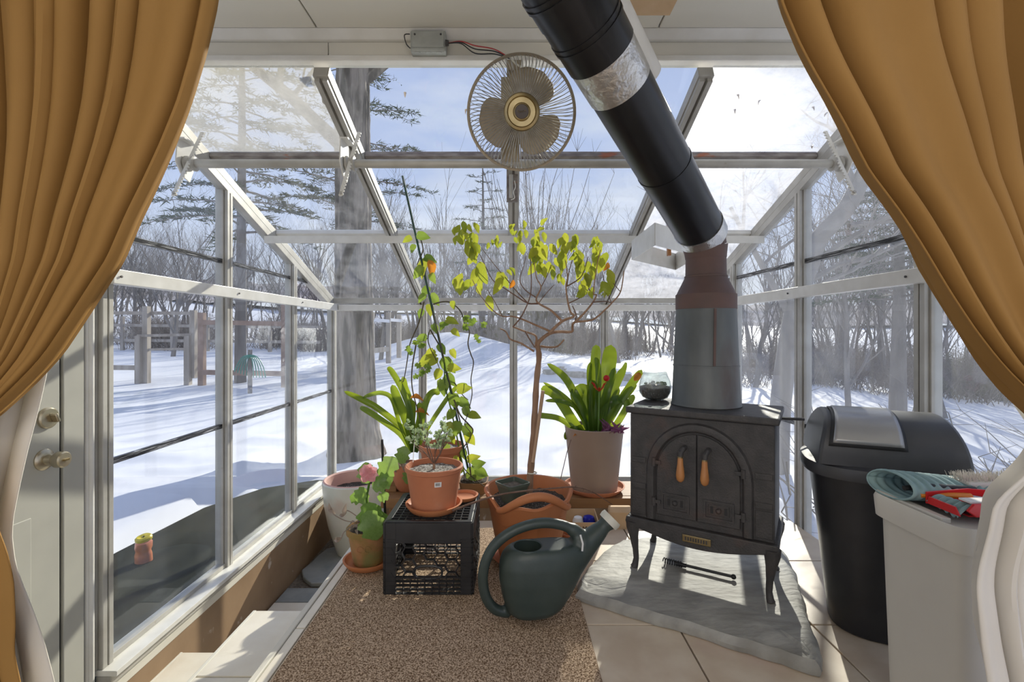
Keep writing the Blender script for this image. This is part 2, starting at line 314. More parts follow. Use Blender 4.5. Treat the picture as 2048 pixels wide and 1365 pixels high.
        if bevel:
            b = ob.modifiers.new('bevel', 'BEVEL'); b.width = bevel; b.segments = 2; b.limit_method = 'ANGLE'; b.angle_limit = math.radians(40)
        if solid:
            q = ob.modifiers.new('solid', 'SOLIDIFY'); q.thickness = solid; q.offset = 0
        if subs:
            q = ob.modifiers.new('sub', 'SUBSURF'); q.levels = subs; q.render_levels = subs
        if label: ob['label'] = label
        return ob
def tag(o, label, cat, group=None):
    o['label'] = label; o['category'] = cat
    if group: o['group'] = group
    return o
def struct(o, label=None):
    o['kind'] = 'structure'
    if label: o['label'] = label
    return o
def thing(name, label, cat, loc, group=None):
    o = bpy.data.objects.new(name, None); col.objects.link(o); o.location = loc; o.empty_display_size = 0.05
    o['_o'] = tuple(loc)
    return tag(o, label, cat, group)
def sroot(name, loc, label):
    o = bpy.data.objects.new(name, None); col.objects.link(o); o.location = loc; o['_o'] = tuple(loc); o.empty_display_size = 0.05
    return struct(o, label)
def inst(me, name, parent, Mx, m=None):
    ob = bpy.data.objects.new(name, me); col.objects.link(ob)
    o = Vector(parent['_o'])
    ob.parent = parent; ob.matrix_local = Matrix.Translation(-o) @ Mx
    ob['_o'] = tuple(o)
    return ob
def catmull(pts, n=6):
    pts = [Vector(p) for p in pts]; out = []
    for i in range(len(pts)-1):
        p0 = pts[max(i-1, 0)]; p1 = pts[i]; p2 = pts[i+1]; p3 = pts[min(i+2, len(pts)-1)]
        for k in range(n):
            t = k/n
            out.append(0.5*((2*p1)+(-p0+p2)*t+(2*p0-5*p1+4*p2-p3)*t*t+(-p0+3*p1-3*p2+p3)*t**3))
    out.append(pts[-1]); return out
def interp(xs, ys, x):
    if x <= xs[0]: return ys[0]
    for i in range(len(xs)-1):
        if x <= xs[i+1]:
            t = (x-xs[i])/(xs[i+1]-xs[i]); return ys[i]+(ys[i+1]-ys[i])*t
    return ys[-1]
# ================================================================== STRUCTURE
B = 0.762; W = 1.524; D0, D1, D2, D3 = 1.77, 2.532, 3.294, 4.03
ZS = -0.23      # sill
ZF = -0.65      # lower floor
EAVE = 1.265; SL = (2.05-1.265)/(D3-1.91)
def roofz(y): return EAVE+(D3-y)*SL
PX0, PY1 = -0.745, 2.56    # platform edge
# --- platform floor with separate tiles
fl = MB().box(PX0+.004, W-.05, -3.0, PY1-.01, -0.63, -0.014).build('floor', M_grout, origin=(0, 1, 0))
struct(fl, 'raised floor laid with large beige tiles')
T = 0.46
for ix in range(-2, 4):
    for iy in range(-3, 5):
        x0 = 0.10+ix*T+.003; x1 = x0+T-.006; y0 = 0.72+iy*T+.003; y1 = y0+T-.006
        x0 = max(x0, PX0+.045); x1 = min(x1, W-.055); y1 = min(y1, PY1-.012)
        if x1-x0 < .03 or y1-y0 < .03: continue
        MB().box(x0, x1, y0, y1, -0.014, 0).build('tile', M_tile, fl, smooth=False, bevel=.002)
for iy in range(-3, 5):
    y0 = 0.62+iy*.5+.002; y1 = min(y0+.496, PY1)
    MB().box(PX0+.010, PX0+.041, y0, y1, -0.014, .001).build('edge_tile', M_tile2, fl, smooth=False, bevel=.002)
tr = MB().box(PX0-.012, PX0+.008, -3, PY1+.012, -0.05, .006).build('trim_1', M_cream, smooth=False, bevel=.003); struct(tr, 'pale nosing strip along the edge of the raised floor')
# --- steps down on the left
def step(name, x0, x1, y1, z, lab):
    s = MB().box(x0, x1, -1.0, y1, ZF, z-.012).build(name, M_grout, origin=(x0, 0, z)); struct(s, lab)
    k = 0; y = y1
    while y > -.9:
        l = .40
        MB().box(x0+.003, x1-.003, y-l+.004, y-.002, z-.012, z).build('step_tile', M_tile2, s, smooth=False, bevel=.003)
        y -= l
    MB().box(x0-.012, x0+.003, -1.0, y1, z-.04, z+.001).build('nosing', M_cream, s, smooth=False, bevel=.003)
    return s
step('floor_step', -1.11, PX0-.013, 2.07, -.20, 'upper pale tiled step beside the raised floor')
step('floor_step', -1.47, -1.123, 2.13, -.42, 'lower pale tiled step next to the glass wall')
# --- lower floor: dirt base, paving stones
gf = MB().box(-1.50, W, 2.0, D3, ZF-.08, ZF-.02).build('floor_lower', M_dirt, origin=(-1, 3, ZF)); struct(gf, 'lower greenhouse floor of dirt and paving stones')
MB().box(-1.46, -0.76, 2.30, 2.93, ZF-.02, ZF).build('paving_tile', M_tile2, gf, smooth=False, bevel=.004)
MB().box(-1.46, -0.76, 2.94, 3.10, ZF-.02, ZF-.002).build('paving_tile', M_slate2, gf, smooth=False, bevel=.004)
random.seed(3)
def stone(cx, cy, rx, ry, z0, z1, m, par, seed):
    random.seed(seed); n = 18
    poly = []
    for k in range(n):
        a = 2*PI*k/n; e_ = 2.8
        r = 1/((abs(math.cos(a))**e_+abs(math.sin(a))**e_)**(1/e_))*random.uniform(.93, 1.04)
        poly.append((cx+rx*r*math.cos(a), cy+ry*r*math.sin(a)))
    return MB().prism(poly, z1-z0, origin=(0, 0, z0)).build('paving_stone', m, par, smooth=False, bevel=.008)
stone(-1.16, 3.42, .30, .30, ZF-.02, ZF+.012, M_slate2, gf, 1)
stone(-0.55, 3.40, .28, .32, ZF-.02, ZF+.010, M_slate2, gf, 2)
stone(0.15, 3.35, .36, .34, ZF-.02, ZF+.010, M_slate2, gf, 5)
stone(0.95, 3.35, .36, .34, ZF-.02, ZF+.010, M_slate2, gf, 6)
# --- knee walls
wl_ = MB().box(-W-.04, -1.475, D0-.05, D3+.06, -.9, ZS-.10).build('wall_left', M_brown, origin=(-1.5, 2.5, -.6)); struct(wl_, 'low brown painted wall under the left glazing')
wb_ = MB().box(-W-.04, W+.04, D3-.02, D3+.06, -.9, ZS-.06).build('wall_back', M_brown, origin=(0, 4, -.6)); struct(wb_, 'low brown painted wall under the back glazing')
wr_ = MB().box(1.475, W+.04, .95, D3+.06, -.9, ZS-.06).build('wall_right', M_brown, origin=(1.5, 2.5, -.6)); struct(wr_, 'low brown painted wall under the right glazing')
hw = MB().box(-W-.10, -W, -.4, .70, -.9, 2.2).build('wall_house', M_cream, origin=(-W, 0, 0)); struct(hw, 'cream house wall beside the door')
# --- glazed walls
def side_wall(name, sg, ds, lab):
    r = sroot(name, (sg*W, 2.9, ZS), lab)
    X = lambda a: sg*a
    def bx(a0, a1, y0, y1, z0, z1, nm, m, bev=.002):
        x0, x1 = sorted((sg*a0, sg*a1)); return MB().box(x0, x1, y0, y1, z0, z1).build(nm, m, r, smooth=False, bevel=bev)
    # sill and its stepped mouldings
    bx(W-.085, W+.05, ds[0]-.03, D3+.05, ZS-.02, ZS, 'sill', M_aluw)
    bx(W-.065, W-.01, ds[0]-.03, D3, ZS-.055, ZS-.021, 'sill_moulding', M_alu)
    bx(W-.055, W-.01, ds[0]-.03, D3, ZS-.10, ZS-.057, 'sill_moulding', M_cream)
    # rail
    bx(W-.075, W-.028, ds[0]-.03, D3-.03, 1.178, 1.232, 'rail', M_aluw)
    for y in ds:
        MB().lathe([(.0045, 0), (.0045, .004)], (sg*(W-.077), y, 1.205), 8, R=Matrix.Rotation(sg*-PI/2, 3, 'Y'), capt=True).build('rail_screw', M_iron, r)
    # posts
    for i, y in enumerate(ds):
        top = min(roofz(y)-.05, 2.0)
        w2 = .033
        bx(W-.012, W+.03, y-w2, y+w2, ZS, top, 'post', M_alu)
        bx(W-.030, W-.0121, y-.024, y-.003, ZS, top, 'post_rib', M_alu)
        bx(W-.030, W-.0121, y+.003, y+.024, ZS, top, 'post_rib', M_alu)
    # bottom glazing frame
    bx(W-.02, W+.02, ds[0], D3, ZS, ZS+.022, 'bottom_rail', M_alu)
    # sloping rake bar under the roof edge
    MB().bar((sg*(W-.005), 1.91, roofz(1.91)-.055), (sg*(W-.005), D3, roofz(D3)-.055), .05, .06).build('rake_bar', M_alu, r, smooth=False, bevel=.002)
    # panes and horizontal glazing strips
    for i in range(len(ds)-1):
        y0, y1 = ds[i]+.03, ds[i+1]-.03
        x0, x1 = sorted((sg*(W-.002), sg*(W+.003)))
        zt0, zt1 = min(roofz(y0)-.085, 2.0), min(roofz(y1)-.085, 2.0)
        for (za, zb) in ((ZS+.02, .50), (.52, 1.20)):
            MB().box(x0, x1, y0, y1, za, zb).build('pane', (G_right if sg > 0 else G_side), r, smooth=False)
        za = 1.215
        for (a0, a1, up) in ((za, 1.36, False), (1.38, None, True)):
            if not up:
                t0 = min(a1, zt0); t1 = min(a1, zt1)
            else:
                t0, t1 = zt0, zt1
                if t0 <= a0+.02: continue
                t1 = max(t1, a0+.002)
            if t1 < a0+.001: continue
            vs_ = [(x0,y0,a0),(x1,y0,a0),(x1,y1,a0),(x0,y1,a0),(x0,y0,t0),(x1,y0,t0),(x1,y1,t1),(x0,y1,t1)]
            MB().add(vs_, [(0,3,2,1),(4,5,6,7),(0,1,5,4),(1,2,6,5),(2,3,7,6),(3,0,4,7)]).build('pane', (G_right if sg > 0 else G_side), r, smooth=False)
        bx(W-.008, W+.008, y0, y1, .50, .522, 'glazing_strip', M_strip, 0)
        if zt1 > 1.40 or zt0 > 1.42:
            yy = y1 if zt1 > 1.40 else y0+(y1-y0)*.55
            bx(W-.008, W+.008, y0, yy, 1.36, 1.382, 'glazing_strip', M_strip, 0)
    return r
side_wall('window_1', -1, [D0, D1, D2, D3], 'glazed left wall of the sunroom')
side_wall('window_2', 1, [1.0, D0, D1, D2, D3], 'glazed right wall of the sunroom')
# back glazed wall
r = sroot('window_3', (0, D3, ZS), 'glazed back wall facing the snowy yard')
def bx(x0, x1, y0, y1, z0, z1, nm, m, bev=.002): return MB().box(x0, x1, y0, y1, z0, z1).build(nm, m, r, smooth=False, bevel=bev)
bx(-W+.09, W-.09, D3-.085, D3+.05, ZS-.05, ZS-.021, 'sill', M_aluw)
bx(-W+.03, W-.03, D3-.02, D3+.02, ZS-.02, ZS+.022, 'bottom_rail', M_alu)
bx(-W+.08, W-.08, D3-.075, D3-.035, 1.178, 1.228, 'rail', M_aluw)
bx(-W, W, D3-.05, D3+.04, 1.242, 1.285, 'eave_bar', M_alu)
xs = [-W, -B, 0, B, W]
for x in xs[1:-1]:
    bx(x-.032, x+.032, D3-.012, D3+.03, ZS, 1.24, 'mullion', M_alu)
    bx(x-.024, x-.003, D3-.034, D3-.0121, ZS, 1.178, 'mullion_rib', M_alu)
    bx(x+.003, x+.024, D3-.034, D3-.0121, ZS, 1.178, 'mullion_rib', M_alu)
for i in range(4):
    for za, zb in ((ZS+.02, 1.20), (1.215, 1.243)):
        bx(xs[i]+.03, xs[i+1]-.03, D3-.002, D3+.003, za, zb, 'pane', G_back, 0)
# glass roof
rr = sroot('window_4', (0, 3, 1.7), 'sloping glass roof of the sunroom')
def rp(x, y, dz=0): return Vector((x, y, roofz(y)+dz))
for i, x in enumerate(xs):
    y0 = 1.90 if i != 2 else 2.36
    MB().bar(rp(x, y0, -.02), rp(x, D3+.03, -.02), .062, .045).build('rafter', M_alu, rr, smooth=False, bevel=.002)
    MB().bar(rp(x-.016, y0, -.052), rp(x-.016, D3-.03, -.052), .020, .022).build('rafter_rib', M_alu, rr, smooth=False, bevel=.001)
    MB().bar(rp(x+.016, y0, -.052), rp(x+.016, D3-.03, -.052), .020, .022).build('rafter_rib', M_alu, rr, smooth=False, bevel=.001)
for i in range(4):
    for (y, hh, m, nm) in ((2.38, .05, M_rust, 'purlin'), (3.03, .030, M_aluw, 'purlin')):
        MB().bar(rp(xs[i]+.032, y, -.008), rp(xs[i+1]-.032, y, -.008), hh, .03, up=(0, SL, 1)).build(nm, m, rr, smooth=False, bevel=.002)
def rpane(x0, x1, y0, y1, m):
    q = [rp(x0, y0), rp(x1, y0), rp(x1, y1), rp(x0, y1)]; n = Vector((0, SL, 1)).normalized()*.004
    MB().add(q+[p+n for p in q], [(0,3,2,1),(4,5,6,7),(0,1,5,4),(1,2,6,5),(2,3,7,6),(3,0,4,7)]).build('pane', m, rr, smooth=False)
rpane(-W+.03, -B-.03, 1.90, 2.36, G_dust); rpane(-B+.03, B-.03, 1.90, 2.36, G_clear); rpane(B+.03, W-.03, 1.90, 2.36, G_sun)
for i, m in enumerate((G_mid, G_clear, G_mid, G_sun)):
    rpane(xs[i]+.03, xs[i+1]-.03, 2.40, 3.015, m)
for i, m in enumerate((G_mid, G_mid, G_mid, G_sun)):
    rpane(xs[i]+.03, xs[i+1]-.03, 3.045, D3-.02, m)
# hinge clips on the rafter
for (px_, py_) in ((635, 165), (655, 200)):
    MB().bar(P(px_-10, py_, 2.02), P(px_+14, py_-3, 2.02), .02, .03).build('sash_clip', M_aluw, rr, smooth=False, bevel=.002)
# --- ceiling panels, cornice, fascia
cl = MB().box(-W-.1, W+.1, -3.0, 1.955, 2.19, 2.24).build('ceiling', M_cream, origin=(0, 0, 2.19)); struct(cl, 'white panelled ceiling of the house side')
cx_ = [-W-.1, -.76, .0+.56, W+.1]
for i in range(3):
    for (y0, y1) in ((.55, 1.853), (-.75, .545), (-2.9, -.755)):
        MB().box(cx_[i]+.003, cx_[i+1]-.003, y0, y1, 2.176, 2.19).build('ceiling_panel', M_ceil, cl, smooth=False, bevel=.003)
fa = MB().box(-W-.1, -.735, 1.90, 1.95, 2.095, 2.15).build('trim_2', M_cream, smooth=False, bevel=.003); struct(fa, 'left length of the cream fascia board above the glass roof')
fa = MB().box(-.732, W+.1, 1.90, 1.95, 2.095, 2.15).build('trim_3', M_cream, smooth=False, bevel=.003); struct(fa, 'right length of the cream fascia board above the glass roof')
fa = MB().box(-W-.1, W+.1, 1.89, 1.95, 2.073, 2.094).build('trim_4', M_white, smooth=False, bevel=.004); struct(fa, 'white lower lip of the fascia')
fa = MB().prism([(1.855, 2.176), (1.885, 2.150), (1.92, 2.150), (1.92, 2.19), (1.855, 2.19)], 2*W+.2, origin=(-W-.1, 0, 0), u=(0, 1, 0), v=(0, 0, 1), n=(1, 0, 0)).build('trim_5', M_white, smooth=False, bevel=.002); struct(fa, 'cornice moulding between ceiling and fascia')
# --- door in the left wall
dr = sroot('door_1', (-W, 1.2, -.42), 'cream entrance door in the left wall')
MB().box(-W-.03, -W+.012, .74, 1.600, -.41, 1.62).build('door_leaf', M_door, dr, smooth=False, bevel=.003)
MB().box(-W+.013, -W+.018, .86, 1.50, -.25, .42).build('door_panel', M_door, dr, smooth=False, bevel=.003)
MB().box(-W+.013, -W+.018, .86, 1.50, .80, 1.50).build('door_panel', M_door, dr, smooth=False, bevel=.003)
MB().box(-W-.03, -W+.004, 1.601, 1.610, -.41, 1.62).build('door_gap', M_black, dr, smooth=False)
MB().box(-W-.03, -W+.014, 1.611, 1.688, -.42, 1.75).build('door_jamb', M_door, dr, smooth=False, bevel=.002)
MB().box(-W-.03, -W+.006, 1.689, 1.696, -.42, 1.75).build('weatherstrip', M_black, dr, smooth=False)
MB().box(-W-.03, -W+.014, 1.697, 1.735, -.42, 1.75).build('door_casing', M_white, dr, smooth=False, bevel=.006)
MB().tube([(-W+.014, 1.715, -.42), (-W+.014, 1.715, 1.75)], .010, 12).build('casing_bead', M_white, dr)
MB().box(-W-.03, -W+.014, .70, 1.735, 1.625, 1.80).build('door_head', M_white, dr, smooth=False, bevel=.003)
R90 = Matrix.Rotation(PI/2, 3, 'Y')
k = MB().lathe([(.034, 0), (.034, .004), (.028, .010), (.016, .013), (.013, .030), (.020, .036), (.026, .046), (.0255, .066), (.022, .070), (.006, .0705)], (-W+.012, 1.545, .59), 28, R=R90, capt=True).build('door_knob', M_nickel, dr)
MB().cbox((-W+.085, 1.545, .59), (.006, .018, .006)).build('thumb_turn', M_brass, k)
k = MB().lathe([(.034, 0), (.034, .008), (.030, .012), (.004, .013)], (-W+.012, 1.555, .722), 28, R=R90, capt=True).build('deadbolt', M_nickel, dr)
MB().cbox((-W+.035, 1.560, .722), (.022, .010, .030), Matrix.Rotation(.4, 3, 'X')).build('thumb_turn', M_nickel, k, bevel=.003)
# ================================================================== VENT GEAR
g = thing('torsion_rod', 'long horizontal metal rod with gear brackets under the glass roof', 'rod', (0, 2.15, 1.755))
MB().tube([(-1.50, 2.15, 1.755), (1.50, 2.15, 1.755)], .019, 16).build('rod', M_alu, g)
def gear(x, mir=1, short=False):
    # hanger plate, collar and toothed arm
    pl = MB().prism([(-.05, .10), (.045, .10), (.055, -.02), (.03, -.075), (-.02, -.06), (-.06, -.01)], .006, origin=(x, 2.15, 1.755), u=(0, 1, 0), v=(0, 0, 1), n=(1, 0, 0)).build('hanger_plate', M_aluw, g, smooth=False, bevel=.001)
    MB().box(x-.002, x+.035*mir if mir > 0 else x, 2.10, 2.19, 1.85, 1.856).build('hanger_tab', M_aluw, g, smooth=False) if mir > 0 else MB().box(x-.035, x, 2.10, 2.19, 1.85, 1.856).build('hanger_tab', M_aluw, g, smooth=False)
    MB().lathe([(.024, 0), (.034, .004), (.034, .012), (.027, .018), (.027, .030), (.033, .034), (.033, .042), (.022, .046)], (x+.008*mir, 2.15, 1.755), 20, R=Matrix.Rotation(PI/2*mir, 3, 'Y'), capt=True).build('gear_collar', M_alu, g)
    # toothed rack
    a = Vector((x+.055*mir, 2.19, 1.755+.16)); b = Vector((x+.02*mir, 2.05, 1.755-.17))
    d = (b-a); L = d.length; d.normalize(); side = Vector((-mir, 0, 0)); side = (side-d*side.dot(d)).normalized(); nrm = d.cross(side)
    poly = [(0, .008), (0, -.004)]; n = 22
    for k in range(n):
        t0 = L*k/n; poly += [(t0+L/n*.15, -.010), (t0+L/n*.55, -.010), (t0+L/n*.62, -.004), (t0+L/n*.98, -.004)]
    poly += [(L, -.004), (L, .008)]
    MB().prism(poly, .006, origin=a, u=d, v=side, n=nrm).build('toothed_rack', M_aluw, g, smooth=False)
    MB().lathe([(.007, -.005), (.007, .012)], a+d*(L-.012), 10, R=nrm.to_track_quat('Z', 'Y').to_matrix(), capt=True).build('rack_bolt', M_alu, g)
gear(-1.475); gear(-.76); gear(1.475, -1)
b_ = thing('roof_latch', 'small chained latch bracket on the middle rafter below the fan', 'latch', P(1022, 372, 2.45))
MB().box(-.035, .022, 2.42, 2.44, 1.66, 1.83).build('latch_plate', M_rust, b_, smooth=False, bevel=.002)
MB().tube([P(1022, 350, 2.40), P(1022, 396, 2.40)], .010, 10).build('latch_bolt', M_alu, b_)
MB().tube(catmull([P(1029, 362, 2.40), P(1031, 374, 2.39), P(1027, 384, 2.39), P(1029, 396, 2.39), P(1022, 400, 2.39)], 5), .0025, 6).build('latch_chain', M_aluw, b_)
t_ = MB().box(-1.515, 1.525, 2.915, 2.922, 1.542, 1.586).build('tie_bar', M_aluw, smooth=False, bevel=.001)
tag(t_, 'long flat white tie bar across the sunroom below the roof glass', 'bar')
# sheet-metal ring with hanging stick
h = .42; pts = [(1.627*h, 5.52*h), (1.63*h, 6.62*h), (2.60*h, 7.7*h), (2.45*h, 6.35*h)]
g = thing('sheet_metal_frame', 'bent white sheet metal frame hanging behind the black stovepipe', 'bracket', (.85, 2.7, 1+h))
for i in range(4):
    a = Vector((*pts[i], 1+h)); b = Vector((*pts[(i+1) % 4], 1+h)); nn = (b-a).normalized()
    MB().bar(a+Vector((0, 0, .055))+nn*.002, b+Vector((0, 0, .055))-nn*.002, .003, .11).build('sheet_side', M_aluw, g, smooth=False)
MB().tube(catmull([Vector((1.02, 2.72, 1.45)), Vector((1.05, 2.76, 1.44)), Vector((1.06, 2.72, 1.49)), Vector((1.02, 2.66, 1.53))], 5), .003, 6).build('hook_wire', M_wire, g)
s_ = MB().bar(P(1337, 415, 2.98), P(1338, 512, 2.98), .03, .02).build('wooden_strut', M_wood, smooth=False, bevel=.002); tag(s_, 'short upright wooden strut behind the sheet metal frame', 'strut')
# ================================================================== CURTAINS
def curtain_surface(E, xo_top, xo_bot, D, n, amp, ph, ny=70, nx=260, dz=0.0, seed=0, ext=0.0):
    ys = [p[1] for p in E]; xsE = [p[0] for p in E]
    y0, y1 = ys[0], ys[-1]
    def fn(s, t):
        y = lerp(y0, y1, t)
        xe = interp(ys, xsE, y)
        xe = (interp(ys, xsE, y-14)+xe*2+interp(ys, xsE, y+14))/4
        xo = lerp(xo_top, xo_bot, t**1.3)
        w = xe-xo
        q = s+.020*math.sin(9*s+seed)+.010*math.sin(23*s+seed*2)
        q += .35/n*math.sin(2*PI*s*n*.37+seed*3)
        f = 2*PI*n*q+ph+.5*math.sin(3*t+seed+2*s)
        hh = 1-abs(math.sin(f/2))**.85; amp_ = amp*(.6+.4*math.sin(s*17+seed)**2)
        x = xo+w*(s+ext*s)-w/n*.16*math.sin(f)*(1-s**6)
        d = D+amp_*2*(hh-.3)*(1-.6*s**10)+.012*math.sin(6*t+4*s+seed)
        # sag: fold lines bow a little
        yy = y+10*math.sin(f)*(t*(1-t))
        X = (x-CX)/F*D; Z = CAMZ-(yy-CY)/F*D
        return (X, d+dz, Z)
    return MB().grid(nx, ny, fn)
EL = [(500,-640),(458,-300),(420,0),(397,100),(368,200),(333,290),(300,365),(270,430),(235,520),(208,563),(176,616),(158,645),(117,709),(82,748),(38,791),(0,825),(-60,870)]
cu = thing('curtain', 'gold curtain on the left swept aside before the door', 'curtain', (-1.0, .86, -.05))
curtain_surface(EL, -560, -190, .86, 15, .046, .6, seed=1).build('drape', M_gold, cu, solid=.003)
curtain_surface([(x+2, y) for x, y in EL], -560, -190, .945, 15, .010, .6, seed=1, dz=.0).build('lining', M_lining, cu)
curtain_surface([(95,690),(90,740),(75,820),(58,900),(46,975),(38,1030),(37,1070),(48,1130),(65,1170),(85,1220),(105,1280),(118,1340),(128,1400),(140,1600),(150,1750)], -260, -300, .93, 4, .028, 2.2, ny=50, nx=80, seed=4).build('lining_fold', M_lining, cu, solid=.003)
curtain_surface([(-60,800),(-30,900),(-12,960),(8,1030),(30,1100),(38,1160),(34,1240),(26,1310),(40,1400),(60,1600),(70,1750)], -300, -340, .87, 4, .026, 1.0, ny=50, nx=80, seed=6).build('lower_drape', M_gold, cu, solid=.003)
ER = [(1450,-640),(1510,-300),(1559,0),(1590,83),(1615,137),(1674,249),(1719,345),(1782,432),(1819,490),(1865,567),(1886,600),(1924,655),(1957,697),(1990,735),(2048,790),(2130,850)]
def mirror(Em): return [(2*CX-x, y) for x, y in Em]
def mx(mb): mb.v = [Vector((-p.x, p.y, p.z)) for p in mb.v]; mb.f = [list(reversed(f)) for f in mb.f]; return mb
cu = thing('curtain', 'gold curtain on the right swept aside beside the white bin', 'curtain', (1.0, .82, 0))
mx(curtain_surface(mirror(ER), -560, -170, .82, 8, .064, 1.9, seed=2.4)).build('drape', M_gold, cu, solid=.003)
ERl = [(1449,-640),(1508,-300),(1556,0),(1587,83),(1612,137),(1671,249),(1716,345),(1779,432),(1816,490),(1862,567),(1883,600),(1920,652),(1951,688),(1987,757),(2017,809),(2046,849),(2120,930)]
mx(curtain_surface(mirror(ERl), -560, -170, .940, 8, .012, 1.9, seed=2.4, dz=0.0)).build('lining', M_lining, cu)
mx(curtain_surface(mirror([(2140,820),(2075,930),(2048,958),(2010,990),(1989,1012),(1979,1060),(1952,1138),(1945,1177),(1948,1285),(1957,1365),(1965,1500),(1970,1740)]), -250, -300, .80, 9, .040, .9, ny=60, nx=160, seed=3)).build('lining_fold', M_lining, cu, solid=.004)
# ================================================================== RUG
def rugf(u, v):
    x = lerp(-.695, .262-.02*v, u); y = lerp(.75, 2.44, v)
    z = .0085+.0030*noise.noise(Vector((x*150, y*150, 0)))+.002*noise.noise(Vector((x*320, y*320, 3)))
    e = min(u, 1-u, v, 1-v)
    if e < .004: z = .0005
    return (x, y, z)
ru = MB().grid(200, 360, rugf).build('rug', M_rug, origin=(-.2, 1.6, 0), ang=180); tag(ru, 'brown flecked loop pile rug on the tile floor', 'rug')
# ================================================================== SLATE HEARTH
random.seed(8)
ST = .045
def slab():
    base = [(.235,1.785),(.40,1.69),(.62,1.555),(.76,1.47),(.885,1.39),(.93,1.45),(.985,1.60),(1.06,1.76),(1.13,1.93),(1.20,2.12),(1.10,2.20),(.90,2.24),(.70,2.26),(.50,2.22),(.42,2.15),(.34,2.02),(.27,1.90)]
    pts = []
    for i in range(len(base)):
        a = Vector((*base[i], 0)); b = Vector((*base[(i+1) % len(base)], 0))
        for k in range(5):
            p = a.lerp(b, k/5); q = p+Vector((noise.noise(p*18)*.012, noise.noise(p*18+Vector((5,5,5)))*.012, 0)); pts.append(q)
    n = len(pts); c = sum(pts, Vector())/n
    mb = MB(); rings = [(1.005, .002), (1.01, .018), (.995, .032), (.975, ST-.004)]
    vs_ = []
    for s_, z in rings:
        for p in pts:
            j = noise.noise(p*25+Vector((0, 0, z*120)))*.018
            q = c+(p-c)*(s_+j); vs_.append((q.x, q.y, z))
    for s_ in (.93, .85, .72, .5, .25):
        for p in pts:
            q = c+(p-c)*s_
            # split slate layers: the front strip lies a little lower
            l = noise.noise(Vector((q.x*3, q.y*3, 2)))*.05
            fr = (q-Vector((.235,1.785,0))).dot(Vector((.524,.851,0)))
            z = ST-(.012 if fr < .10+l else 0)-(.006 if fr < .05+l*.6 else 0)+noise.noise(q*14)*.0015
            vs_.append((q.x, q.y, z))
    fs = []
    for r_ in range(8):
        for k in range(n):
            l = (k+1) % n; fs.append((r_*n+k, r_*n+l, (r_+1)*n+l, (r_+1)*n+k))
    vs_.append((c.x, c.y, ST)); ci = len(vs_)-1
    for k in range(n): fs.append((8*n+k, 8*n+(k+1) % n, ci))
    fs.append(list(reversed(range(n))))
    return mb.add(vs_, fs)
sl = slab().build('hearth_slab', M_slate, ang=30); tag(sl, 'thick rough grey slate slab under the wood stove', 'slab')
# ================================================================== WOOD STOVE
U = Vector((.851, -.524, 0)).normalized(); V = Vector((.524, .851, 0)).normalized(); SF = Vector((.477, 1.95, 0))
SM = Matrix(((U.x, V.x, 0, SF.x), (U.y, V.y, 0, SF.y), (0, 0, 1, 0), (0, 0, 0, 1)))
st = thing('wood_stove', 'black cast iron wood stove with arched double doors on slate', 'stove', SM @ Vector((.255, .155, ST)))
def sp(mb, nm, m=M_iron, par=None, **k): return mb.xf(SM).build(nm, m, par or st, **k)
SC = .255
sp(MB().box(-.004, .514, .004, .31, .255, .672), 'body', bevel=.004, smooth=False)
sp(MB().box(-.018, .530, -.016, .328, .674, .700), 'top_plate', bevel=.006, smooth=False)
# base moulding with dipping apron
poly = [(-.016, .255), (-.020, .235), (-.012, .222)]
for k in range(13):
    t = k/12; poly.append((.03+.45*t, .215-.034*math.sin(PI*t)))
poly += [(.522, .222), (.530, .235), (.526, .255)]
sp(MB().prism(poly, .018, origin=(0, -.014, 0), u=(1, 0, 0), v=(0, 0, 1), n=(0, 1, 0)), 'apron', bevel=.004)
sp(MB().box(-.018, .528, .004, .32, .226, .2545), 'base_plate', bevel=.006, smooth=False)
def arch(hw, top, zb, n=18):
    zs = .45; return [(SC-hw, zb)]+[(SC-hw*math.cos(PI*k/n), zs+(top-zs)*math.sin(PI*k/n)) for k in range(n+1)]+[(SC+hw, zb)]
outer = arch(.193, .655, .262); inner = arch(.156, .618, .262)
mb = MB(); n = len(outer)
prof = [(0, 0), (.006, .012), (.018, .016), (.030, .013), (.037, .004)]
for j, (inn, hgt) in enumerate(prof):
    for k in range(n):
        o_ = Vector(outer[k]); i_ = Vector(inner[k]); p = o_.lerp(i_, inn/.037); mb.v.append(Vector((p[0], .004-hgt, p[1])))
for j in range(len(prof)-1):
    for k in range(n-1): mb.f.append([j*n+k, j*n+k+1, (j+1)*n+k+1, (j+1)*n+k])
sp(mb, 'arch_moulding')
